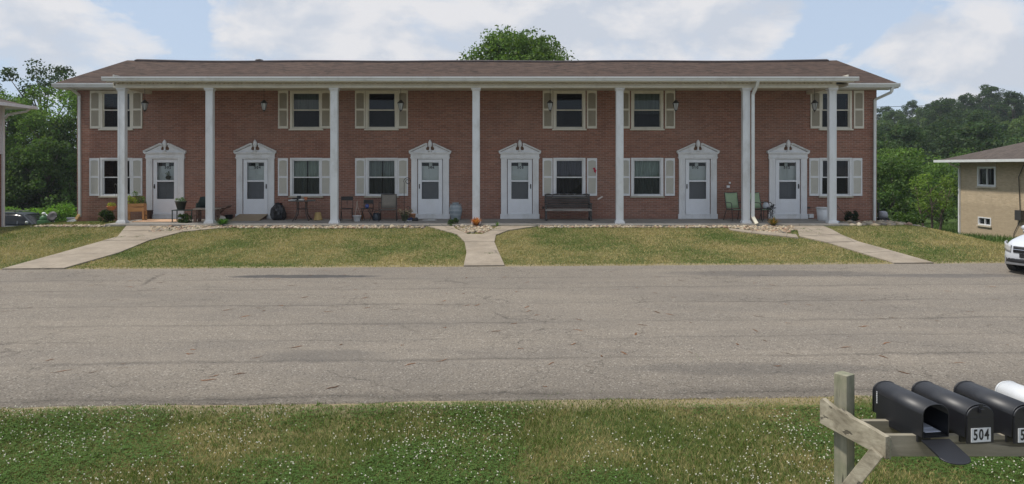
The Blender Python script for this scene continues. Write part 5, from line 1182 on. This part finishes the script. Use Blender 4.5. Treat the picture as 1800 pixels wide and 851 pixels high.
# round table
t = T('round_table', 'round dark metal patio table cluttered with papers and boxes', 'table', 531, 24.1); mb = MB(); mb.lathe([(.01, .70), (.46, .70), (.475, .715), (.46, .73), (.01, .73)], 32); mb.build('tabletop', pm('bronze_table_top', (.11, .10, .09), .4, .15, 5), t)
for k in range(4):
    a = R(45+90*k+8); c_, s_ = math.cos(a), math.sin(a); mb = MB(); mb.tube([(.22*c_, .22*s_, .70), (.20*c_, .20*s_, .45), (.24*c_, .24*s_, .22), (.40*c_, .40*s_, 0)], .016, 7); mb.build('leg', M_iron, t)
mb = MB(); mb.tube([(.20*math.cos(a), .20*math.sin(a), .42) for a in np.linspace(0, 6.283, 20)[:-1]], .010, 6, closed=True); mb.build('leg_ring', M_iron, t)
tz = PZ+.732; M_paper = pm('white_paper', (.62, .62, .60), .8, .08, 8)
def small(name, label, cat, px, Y, z, mbx, mm, rz=0, **k): o_ = mbx.build(name, mm, None, loc=(ax(px, Y), Y, z), rot=(0, 0, rz), **k); tag(o_, label, cat); return o_
small('paper_stack', 'loose white papers on the left side of the round table', 'papers', 513, 23.95, tz, MB().box(-.12, .12, -.1, .1, 0, .022).box(-.05, .16, -.12, .06, .023, .04), M_paper, .3)
small('bag_pile', 'dark grey bag lying among papers on the round table', 'bag', 521, 24.05, tz, MB().blob((0, 0, .04), (.17, .12, .045), 2, .12, 14, 6), M_black)
small('electronics_box', 'black box standing upright in the middle of the round table', 'box', 525.5, 24.2, tz, MB().box(-.06, .06, -.05, .05, 0, .16).box(-.045, .045, -.053, -.0502, .03, .13), M_black, .1, bevel=.006)
small('cloth_heap', 'white cloth heap near the front of the round table', 'cloth', 530, 23.85, tz, MB().blob((0, 0, .03), (.11, .09, .035), 8, .2, 12, 6), M_paper)
small('terracotta_box', 'reddish brown clay planter on the right side of the round table', 'planter', 537.5, 24.15, tz, MB().lathe([(.06, 0), (.085, .10), (.09, .115), (.07, .115), (.01, .09)], 4), M_terra, .2)
small('upturned_pot', 'yellow ochre flower pot standing upside down beside the third column', 'pot', 559, 24.35, PZ, MB().lathe([(.155, 0), (.157, .05), (.142, .055), (.105, .27), (.10, .28), (.01, .28)], 24), pm('ochre_clay', (.45, .32, .13), .8, .12, 7))
# black folding chairs
def fold_chair(px, Y, rz, label, w_=.40, hb=.87):
    t = T('folding_chair', label, 'chair', px, Y, PZ, rz, 'black metal folding chairs'); x = w_/2
    mb = MB(); mb.box(-x, x, -.19, .19, .43, .455); mb.build('seat', M_black, t, bevel=.008)
    mb = MB(); mb.box(-x, x, .17, .19, hb-.14, hb); mb.tube([(-x, .19, .42), (-x, .19, hb)], .011, 6); mb.tube([(x, .19, .42), (x, .19, hb)], .011, 6); mb.tube([(0, .19, .56), (0, .19, hb-.14)], .010, 6); mb.build('backrest', M_black, t)
    for s_ in (-1, 1):
        mb = MB(); mb.tube([(s_*x, .19, .45), (s_*x, -.22, 0)], .011, 6); mb.build('leg', M_black, t); mb = MB(); mb.tube([(s_*(x-.02), -.17, .43), (s_*(x-.02), .22, 0)], .011, 6); mb.build('leg', M_black, t)
fold_chair(609.5, 23.9, R(10), 'black metal folding chair just right of the third column')
fold_chair(645, 24.1, R(-6), 'black metal folding chair with a blue ball on it', .34, .74)
small('blue_ball', 'shiny blue and white ball resting on the black folding chair', 'ball', 645, 23.95, PZ+.457, MB().blob((0, 0, .075), .078, 1, 0, 18, 12), pm('blue_ball', (.05, .08, .24), .2, .6, 5))
t = T('hanging_planter', 'white plastic planter with its wire hanger pulled upright', 'planter', 627.5, 23.8); mb = MB(); mb.lathe([(.09, 0), (.10, .01), (.13, .18), (.155, .185), (.155, .205), (.12, .205), (.115, .17), (.01, .16)], 22); mb.build('pot', M_white, t)
mb = MB(); [mb.tube([(.14*math.cos(a), .14*math.sin(a), .19), (0, 0, .60)], .005, 5) for a in (.3, 2.4, 4.5)]; mb.tube([(0, 0, .58), (0, 0, .68), (.02, 0, .70)], .014, 6); mb.build('hanger', pm('hanger_wire', (.50, .45, .40), .6, .1, 8), t)
spiky('dried_plant', 'withered orange brown plant between the folding chairs', (ax(637, 24.3), 24.3, PZ), .16, .42, 31, [(.35, .16, .05), (.20, .11, .05)], 26, .01)
t = T('watering_can', 'dark watering can between the second folding chair and the armchair', 'watering can', 662, 24.2); mb = MB(); mb.lathe([(.13, 0), (.135, .01), (.13, .24), (.10, .27), (.09, .27)], 20); mb.build('body', pm('dark_blue_plastic', (.02, .03, .045), .4, .15, 6), t)
mb = MB(); mb.tube([(-.12, 0, .10), (-.22, 0, .22), (-.30, 0, .34)], [.02, .015, .012], 8); mb.lathe([(.012, 0), (.03, .03)], 10, (-.30, 0, .33)); mb.build('spout', M_black, t); mb = MB(); mb.tube([(.10, 0, .22), (.16, 0, .28), (.08, 0, .36), (-.06, 0, .34), (-.08, 0, .26)], .011, 7); mb.build('handle', M_black, t)
# arm chairs
def sling_chair(px, Y, rz, label, mm, name='patio_armchair', hb=.92, w_=.27, z=PZ, group=None, open_=False):
    t = T(name, label, 'chair', px, Y, z, rz, group); x = w_
    def sheet(nm, pts):
        mb = MB(); vs = []; 
        for y, zz in pts:
            for k in range(7): u = -1+k/3; vs.append((x*u*.95, y+.02*(1-u*u), zz-.008*(1-u*u)))
        mb.add(vs, [(i*7+k, i*7+k+1, (i+1)*7+k+1, (i+1)*7+k) for i in range(len(pts)-1) for k in range(6)], True); o_ = mb.build(nm, mm, t); q_ = o_.modifiers.new('thick', 'SOLIDIFY'); q_.thickness = .008
    sheet('seat', [(-.27, .40), (-.24, .43), (-.1, .415), (.1, .39), (.2, .395)]); sheet('backrest', [(.20, .44 if not open_ else .52), (.24, .6), (.29, .78), (.32, hb)])
    mb = MB()
    for s_ in (-1, 1): mb.tube([(s_*x, -.27, .41), (s_*x, -.2, .43), (s_*x, .18, .40), (s_*x, .24, .6), (s_*x, .33, hb)], .013, 7)
    mb.tube([(-x, .33, hb), (x, .33, hb)], .013, 7); mb.tube([(-x, -.26, .40), (x, -.26, .40)], .012, 7); mb.tube([(-x, .2, .40), (x, .2, .40)], .012, 7); mb.build('frame', M_iron, t)
    for s_ in (-1, 1):
        xx = s_*(x+.035); mb = MB(); mb.tube([(xx, -.30, 0), (xx, -.24, .42), (xx, -.23, .60), (xx, -.17, .655), (xx, .05, .66), (xx*.95, .25, .64)], .013, 7); mb.build('armrest', M_iron, t)
        mb = MB(); mb.tube([(xx, .34, 0), (s_*x, .18, .42)], .013, 7); mb.build('leg', M_iron, t)
    return t
sling_chair(682.5, 24.05, R(6), 'dark framed patio armchair with grey tan mesh back', pm('grey_tan_mesh', (.20, .18, .15), .8, .12, 14), hb=.93)
M_gsl = pm('pale_green_sling', (.27, .36, .22), .75, .06, 5)
sling_chair(1293, 24.1, R(12), 'pale green sling chair left of the porch downspout', M_gsl, 'green_sling_chair', .99, .25, group='pale green sling chairs')
sling_chair(1338, 24.1, R(28), 'pale green sling chair right of the porch downspout', M_gsl, 'green_sling_chair', .99, .25, group='pale green sling chairs')
# shepherd hook with planting
t = T('shepherd_hook', 'tall black shepherd hook with a spiral top left of the third door', 'hook', 710.5, 23.2, .58); hz_ = az_(316, 23.2)-.58; mb = MB(); pts = [(0, 0, 0), (0, 0, hz_*.5), (0, 0, hz_-.1)]
for k in range(22): a = math.pi-k*.42; r_ = .135*(1-k/30); pts.append((.12+r_*math.cos(a), 0, hz_-.05+r_*math.sin(a)))
mb.tube(pts, .010, 7); mb.build('rod', M_black, t); mb = MB(); mb.tube([(-.0, 0, .12), (.12, 0, .12), (.14, 0, 0)], .008, 6); mb.build('foot_prong', M_black, t)
t = T('flower_pot', 'green pot of pale pink and white flowers left of the third door', 'flower pot', 712, 24.0); mb = MB(); mb.lathe(pot_prof(.10, .14, .22), 18); mb.build('pot', pm('olive_pot', (.10, .11, .06), .6, .15, 6), t); leaves(t, [(-.1, 0, .28), (.1, 0, .30), (0, 0, .34), (-.18, 0, .36), (.2, 0, .34)], [.1, .1, .1, .07, .08], 60, .05, (.50, .40, .33), 15, 'flowers'); leaves(t, [(-.05, 0, .24), (.08, 0, .25)], [.12, .1], 80, .05, (.10, .13, .06), 16, 'foliage')
t = T('small_hook', 'short dark garden hook beside the pink and white flowers', 'hook', 719, 23.7); mb = MB(); mb.tube([(.03, 0, -.04), (.03, 0, .48), (0, 0, .53), (-.06, 0, .53), (-.09, 0, .50)], .01, 6); mb.build('rod', M_black, t)
small('orange_pot', 'small orange clay pot beside the third door', 'pot', 725, 24.5, PZ, MB().lathe(pot_prof(.09, .12, .22), 18), pm('orange_clay', (.60, .30, .17), .8, .12, 7))
for q_, (px_, rz_, l_) in enumerate(((720, .3, 'dark blue and white shoe next to the flower pot'), (729, -.2, 'black shoe nearest the third door'))):
    t = T('shoe', l_, 'shoe', px_, 24.0, PZ, rz_, 'shoes left of the third door'); mb = MB(); mb.blob((0, 0, .05), (.14, .055, .05), 3, .05, 14, 7); mb.blob((.06, 0, .08), (.07, .05, .05), 4, .05, 12, 6); mb.build('upper', pm('navy_fabric', (.03, .045, .12), .7, .3, 9) if q_ == 0 else M_black, t); mb = MB(); mb.box(-.13, .13, -.045, .045, 0, .022); mb.build('sole', M_paper if q_ == 0 else M_rubber, t, bevel=.01)
small('newspaper', 'thin flat newspaper lying on the porch below the third door', 'newspaper', 755, 24.3, PZ, MB().box(-.25, .25, -.09, .09, 0, .012).box(-.06, .2, -.06, .1, .0125, .02), M_paper, .15)
# urn
m = MT('blue_grey_glazed_urn', .35); n1 = m.noise(7., 5, .6); wv = m.n('ShaderNodeTexWave', {'Vector': m.obj, 'Scale': 2.2, 'Distortion': 3., 'Detail': 3.}, bands_direction='Z').outputs['Fac']
m.color(m.mix(m.math('MULTIPLY', m.ramp(wv, (.55, 0.), (.75, 1.)), .5), m.mix(n1, (.17, .21, .24), (.32, .36, .38)), (.42, .46, .48)))
t = T('ceramic_urn', 'large blue grey glazed urn right of the third door', 'urn', 801, 24.3); mb = MB(); mb.lathe([(.14, 0), (.16, .02), (.20, .15), (.235, .32), (.235, .42), (.20, .53), (.13, .58), (.11, .60), (.13, .63), (.12, .64), (.10, .63), (.09, .58)], 28); mb.build('vase', m.m, t)
mb = MB()
for a in (0, 1.57, 3.14, 4.71): mb.tube([(.14*math.cos(a), .14*math.sin(a), .59), (.19*math.cos(a), .19*math.sin(a), .585), (.21*math.cos(a), .21*math.sin(a), .54)], .012, 6)
mb.build('lug', m.m, t)
bush('shrub', 'little dark green plant at the foot of the blue grey urn', 'plant', (ax(797, 22.75), 22.75, .57), .24, .18, .26, 25, (.05, .10, .03), .05, 16, 60)
spiky('orange_plant', 'bright orange red dried bush in the gravel between the centre doors', (ax(837, 22.6), 22.6, .57), .30, .36, 41, [(.55, .20, .07), (.45, .15, .06), (.60, .30, .12)], 240, .022, 'bush')
spiky('clump_plant', 'small green grass clump left of the fourth door path', (ax(874, 22.5), 22.5, .56), .12, .22, 43, [(.12, .24, .06), (.16, .28, .09)], 40, .012)
# bench
t = T('slatted_bench', 'weathered grey slatted wooden bench under the window right of the fourth door', 'bench', 998.5, 24.3); bw = .83
mb = MB()
for k in range(7): z = .44+k*.062; yy = .22+k*.022; mb.box(-bw, bw, yy, yy+.018, z, z+.048)
P = [(-bw, 0), (bw, 0)]+[(bw*(1-k/12), .045+.03*abs(math.sin(k/24*math.pi*6))) for k in range(25)]; mb.prism([(a, b+.875) for a, b in P], .37, .39); mb.build('backrest', M_benchwood, t, bevel=.002)
mb = MB()
for k in range(6): mb.box(-bw, bw, -.28+k*.08, -.22+k*.08, .395, .415)
mb.box(-bw, bw, -.30, -.282, .35, .41); mb.build('seat', wood_mat('pale_seat_edge', (.20, .18, .16), (.34, .31, .28), axis='X'), t, bevel=.002)
for s_ in (-1, 1):
    mb = MB(); x = s_*(bw-.03); mb.bar((x, -.27, 0), (x, -.22, .60), .06, .06, (0, 1, 0)); mb.bar((x, .25, 0), (x, .40, .93), .06, .06, (0, 1, 0)); mb.bar((x, -.32, .05), (x, .38, .05), .07, .05); mb.build('bench_end', M_benchwood, t)
    mb = MB(); mb.box(x-.045, x+.045, -.33, .34, .60, .625); mb.build('armrest', M_benchwood, t, bevel=.003)
mb = MB(); mb.bar((-bw+.05, -.15, .32), (bw-.3, .2, .05), .04, .03); mb.build('brace', M_brownwood, t)
t = thing('red_bow', 'small red bow pinned to the shutter above the bench', 'bow', (wx(1045), WY-.05, wz(303))); M_red = pm('red_ribbon', (.50, .03, .07), .6, .15, 9)
mb = MB(); mb.blob((-.02, 0, .14), (.045, .02, .04), 1, .1); mb.blob((.02, 0, .06), (.05, .02, .05), 2, .1); mb.build('loop', M_red, t); mb = MB(); mb.bar((0, 0, .1), (.03, 0, -.03), .03, .008, (0, 1, 0)); mb.build('tail', M_red, t)
# right end
t = T('plant_stand', 'black scrolled wire plant stand left of the right end door', 'stand', 1356, 23.9); mb = MB(); mb.lathe([(.14, .46), (.16, .47), (.16, .485), (.14, .485)], 18)
for k in range(3):
    a = 2.1*k+.4; c_, s_ = math.cos(a), math.sin(a); mb.tube([(.15*c_, .15*s_, .47), (-.02*c_, -.02*s_, .25), (.14*c_, .14*s_, .0)], .009, 6); mb.tube([(.05*c_, .05*s_, .33), (.12*c_, .12*s_, .36), (.13*c_, .13*s_, .28), (.07*c_, .07*s_, .26)], .007, 6)
mb.build('frame', M_black, t)
small('white_jug', 'small white jug behind the scrolled wire plant stand', 'jug', 1346, 24.4, PZ+.42, MB().lathe([(.07, 0), (.10, .03), (.11, .12), (.08, .19), (.05, .22), (.055, .24)], 18), pm('white_glaze', (.55, .57, .62), .3, .05, 5))
small('side_table', 'small dark side table behind the scrolled wire plant stand', 'table', 1346, 24.4, PZ, MB().box(-.14, .14, -.14, .14, .39, .415).box(-.13, -.11, -.13, -.11, 0, .39).box(.11, .13, -.13, -.11, 0, .39).box(-.13, -.11, .11, .13, 0, .39).box(.11, .13, .11, .13, 0, .39), M_iron)
small('iron_ornament', 'small black iron bird ornament on the scrolled wire plant stand', 'ornament', 1357, 23.9, PZ+.487, MB().blob((0, 0, .04), (.08, .03, .035), 1, .1).blob((.06, 0, .09), (.03, .025, .03), 2, .05).bar((.08, 0, .09), (.13, 0, .085), .012, .012), M_black)
spiky('spiky_plant', 'spiky green and rust coloured plant in the gravel near the right end door', (ax(1359, 22.65), 22.65, .56), .30, .36, 51, [(.10, .13, .04), (.30, .16, .07), (.38, .18, .08), (.14, .16, .05)], 170, .018)
spiky('green_stalk', 'tall thin green stalk growing from the rust coloured spiky plant', (ax(1360, 22.7), 22.7, .56), .10, .55, 53, [(.07, .13, .05)], 14, .015)
t = T('white_bucket', 'white plastic bucket with a lid behind the last column', 'bucket', 1447.5, 24.2); mb = MB(); mb.lathe([(.19, 0), (.20, .01), (.235, .43)], 26); mb.build('tub', M_white, t); mb = MB(); mb.lathe([(.25, .431), (.25, .47), (.235, .475), (.01, .475)], 26); mb.build('lid', M_white, t)
small('clear_bottle', 'pale plastic bottle lying at the foot of the last column', 'bottle', 1470, 23.35, .62, MB().tube([(-.10, 0, .04), (.08, 0, .04), (.11, 0, .04), (.15, 0, .04)], [.038, .038, .018, .016], 12), pm('bluish_plastic', (.35, .42, .5), .25, .1, 8), .3)
t = thing('garden_tool', 'dark tool with a wooden shaft leaning on the wall right of the last column', 'tool', (wx(1482), 24.45, .56)); mb = MB(); mb.tube([(0, 0, .02), (-.18, .25, .38), (-.28, .5, .60)], .014, 7); mb.build('shaft', M_brownwood, t); mb = MB(); mb.blob((.02, -.02, .05), (.11, .07, .05), 4, .1); mb.build('tool_head', M_black, t)
t = thing('corner_cart', 'dark cart under a grey cover at the right rear corner of the brick house', 'cart', (ax(1549, 27.0), 27.0, h1(ax(1549, 27), 27))); zz = az_(392, 27)-h1(ax(1549, 27), 27)
mb = MB(); mb.box(-.22, .22, -.2, .2, zz+.10, zz+.22)
for sx in (-1, 1):
    for sy in (-1, 1): mb.box(sx*.2-.02, sx*.2+.02, sy*.18-.02, sy*.18+.02, 0, zz+.8 if sx < 0 else zz+.12)
mb.tube([(-.2, -.18, zz+.8), (-.2, .18, zz+.8)], .03, 6); mb.build('frame', M_black, t); mb = MB(); mb.blob((.06, 0, zz+.32), (.20, .18, .16), 6, .15, 14, 8); mb.build('cover', pm('grey_cover', (.30, .31, .35), .7, .15, 8), t)
# left rear corner
t = thing('plastic_tub', 'pale grey plastic tub beside the left corner downspout', 'tub', (ax(125, 26.0), 26.0, az_(394.5, 26))); mb = MB(); mb.lathe([(.10, 0), (.13, .22), (.155, .23), (.15, .26), (.12, .26), (.01, .2)], 18); mb.build('tub', M_plate, t)
t = thing('satellite_dish', 'dark round dish on a short post in front of the hedge', 'dish', (ax(93, 36.0), 36.0, h1(ax(93, 36), 36))); zc_ = az_(381, 36)-h1(ax(93, 36), 36); mb = MB()
prof = [(.01, 0), (.15, .015), (.27, .055), (.275, .065), (.15, .03), (.01, .015)]; q0 = MB().lathe(prof, 24); Md = Matrix.Translation((0, 0, zc_)) @ Matrix.Rotation(R(72), 4, 'X'); q0.v = [tuple(Md @ Vector(v)) for v in q0.v]; q0.build('dish', pm('dark_grey_dish', (.05, .045, .05), .6, .1, 5), t)
mb = MB(); mb.tube([(0, .05, -.1), (0, .05, zc_)], .03, 8); mb.tube([(0, 0, zc_-.22), (0, -.35, zc_-.1)], .012, 6); mb.build('post', M_iron, t)
t = thing('garden_mower', 'small green garden machine with a slanted handle beside the suv', 'mower', (ax(77, 37.5), 37.5, h1(ax(77, 37.5), 37.5))); z0_ = az_(392, 37.5)-h1(ax(77, 37.5), 37.5); mb = MB(); mb.box(-.25, .25, -.2, .2, z0_-.5, z0_+.15); mb.blob((0, 0, z0_+.25), (.2, .18, .18), 3, .1); mb.build('engine_cover', pm('garden_green_paint', (.05, .14, .05), .45, .15, 6), t, bevel=.02)
mb = MB(); mb.tube([(.1, 0, z0_+.5), (.6, 0, z0_+.05)], .02, 6); mb.build('handle', M_plate, t); mb = MB(); mb.blob((-.0, 0, z0_+.52), (.10, .1, .08), 2, .05); mb.build('cap', M_white, t)
small('hanging_basket', 'small dark wreath with pale flowers hanging on the first door', 'wreath', 295.6, WY-.035, wz(312), MB().blob((0, 0, .0), (.10, .035, .075), 2, .15, 14, 8), pm('dark_wreath', (.03, .035, .025), .9, .4, 25, bump=.01))
leaves(bpy.data.objects['hanging_basket'], [(0, -.01, .05), (.03, -.01, .13), (-.04, -.01, .15), (.02, -.01, .2)], [.06, .05, .05, .03], 30, .035, (.18, .21, .16), 19, 'sprigs')

# ------------------------------------------------------------------ overhead wire
mb = MB(); mb.tube([(12, 62, 8.2), (30, 62, 7.95), (50, 62, 8.5), (75, 62, 9.6)], .022, 5); tag(mb.build('power_line', M_black), 'single thin overhead wire crossing the sky above the right hillside', 'wire')

# ------------------------------------------------------------------ trees and hedge
GD = (.045, .085, .024); GM = (.070, .130, .032); GL = (.110, .190, .042)
def gz(x, y): return h1(x, y)-.1
make_tree('roof_top_tree', 'broad green tree crown rising behind the roof ridge', 'tree', (ax(912, 42), 42, gz(ax(912, 42), 42)), 11.2, 3.9, 4, (.090, .155, .036), .22, 150, 230, .30, shape='round', trunkr=.25)
make_tree('dark_tree', 'tall dark tree with open crown rising behind the left trees', 'tree', (ax(72, 62), 62, gz(ax(72, 62), 62)), 15.2, 4.0, 8, (.030, .062, .022), .28, 46, 120, .45, trunkr=.25, gap=1)
lefts = [(8, 50, 10.6, 3.2, GL, 'pale green leafy tree nearest the left neighbour house', 21), (52, 52, 9.8, 3.0, GM, 'mid green tree below the tall dark tree', 22), (108, 50, 11.6, 3.2, GL, 'bright green tree reaching up beside the brick house corner', 23),
         (28, 47.5, 6.2, 2.4, GD, 'low dark green tree behind the suv', 24), (88, 47.5, 7.0, 2.6, GM, 'low bushy tree behind the dark round dish', 25), (135, 49, 9.0, 2.8, GD, 'dark tree hidden mostly behind the left corner of the brick house', 26), (-40, 48, 11, 3.6, GM, 'leafy tree behind the left neighbour house', 27)]
for px, Y, h_, r_, cl, lb, sd_ in lefts: make_tree('leafy_tree', lb, 'tree', (ax(px, Y), Y, gz(ax(px, Y), Y)), h_, r_, sd_, cl, .20, 80, 170, .06, group='trees behind the left lawn', trunkr=.16)
# bright green bank of vines
rng = np.random.default_rng(5); cs = []; rs = []
for k in range(170):
    x = rng.uniform(-36, -24); y = 42.5+rng.uniform(-.9, 1.1); cs.append((x, y, h1(x, y)+rng.uniform(.2, 1.95)+.2*math.sin(x*1.3))); rs.append(rng.uniform(.35, .6))
V, F, Cc = leaf_cloud(cs, rs, 130, .15, (.13, .25, .035), rng, .8); o = np_mesh('hedge', V, F, M_leaf, attr=Cc); tag(o, 'bright green hedge of vines behind the suv', 'hedge')
# right side near trees
rights = [(1568, 46, 4.8, 2.2, GM, 'bushy green tree just right of the brick house', 31), (1598, 51, 5.8, 2.6, GL, 'light green tree behind the bushy one near the brick house', 32), (1655, 55, 4.8, 2.8, GM, 'rounded green tree midway between the two houses', 33), (1556, 58, 6.4, 2.6, GL, 'taller pale tree beside the brick house edge', 34), (1700, 60, 6.4, 3.0, GM, 'leafy tree behind the tan brick house corner', 35)]
for px, Y, h_, r_, cl, lb, sd_ in rights: make_tree('leafy_tree', lb, 'tree', (ax(px, Y), Y, gz(ax(px, Y), Y)), h_, r_, sd_, cl, .20, 70, 150, .05, group='trees behind the right lawn', trunkr=.14)
make_tree('small_tree', 'small yellow green tree with forked trunk near the tan house', 'tree', (ax(1638, 37.5), 37.5, gz(ax(1638, 37.5), 37.5)), 3.4, 1.5, 41, (.15, .23, .045), .13, 22, 90, .36, shape='spread', trunkr=.06, multi=3)
bush('shrub', 'loose green shrub at the edge of the right lawn', 'shrub', (ax(1590, 36), 36, gz(ax(1590, 36), 36)), 1.2, .8, 1.5, 61, GM, .12, 30, 90)
bush('shrub', 'dark shrub beyond the grey covered cart', 'shrub', (ax(1562, 33), 33, gz(ax(1562, 33), 33)), .8, .7, 1.3, 62, GD, .12, 26, 90)
# wooded hillside
protos = []
for k, (h_, r_, cl) in enumerate(((10.5, 3.4, (.045, .085, .030)), (9.5, 3.6, (.062, .115, .036)), (11.5, 3.0, (.034, .070, .028)), (8.5, 3.2, (.095, .150, .045)))):
    protos.append(make_tree('hillside_tree', 'green tree standing in the wood on the far hillside', 'tree', (0, 0, 0), h_, r_, 70+k, cl, .34, 60, 150, .12, group='trees on the far hillside', trunkr=.18))
spots = []
rr = random.Random(3); Y = 78
while Y < 200:
    X = .42*Y-4
    while X < .92*Y: spots.append((X+rr.uniform(-1.5, 1.5), Y+rr.uniform(-2, 2))); X += 5.2+.012*Y
    Y += 9+.03*Y
for X in range(-70, -22, 6): spots.append((X+rr.uniform(-1, 1), 75+rr.uniform(-3, 3)))
KIND = ('rounded green tree', 'broad mid green tree', 'tall dark green tree', 'low yellow green tree'); used = set()
for i, (X, Y) in enumerate(spots):
    k = rr.choice((0, 0, 1, 1, 2, 3)); p = protos[k]; lb = KIND[k]+' '+('behind the left neighbour house' if X < 0 else 'at the foot of the far wooded hill' if Y < 100 else 'halfway up the far wooded hill' if Y < 140 else 'near the skyline of the far wooded hill'); loc = (X, Y, gz(X, Y)); sc = rr.uniform(.75, 1.12)
    if k not in used: used.add(k); p.location = loc; p.rotation_euler[2] = rr.uniform(0, 6.28); p.scale = (sc, sc, sc); p['label'] = lb
    else: copy_thing(p, loc, rr.uniform(0, 6.28), sc, lb)

# ------------------------------------------------------------------ hazy summer air
mb = MB(); mb.box(-420, 520, -125, 425, -6, 34); hm = bpy.data.materials.new('haze'); hm.use_nodes = True; ht = hm.node_tree; ht.nodes.clear(); ho = ht.nodes.new('ShaderNodeOutputMaterial'); pv = ht.nodes.new('ShaderNodeVolumePrincipled')
pv.inputs['Color'].default_value = (.80, .86, .95, 1); pv.inputs['Density'].default_value = .0004; pv.inputs['Anisotropy'].default_value = .2; ht.links.new(pv.outputs[0], ho.inputs['Volume'])
o = mb.build('haze', hm); o['kind'] = 'stuff'; o['label'] = 'thin pale summer haze over the whole place'
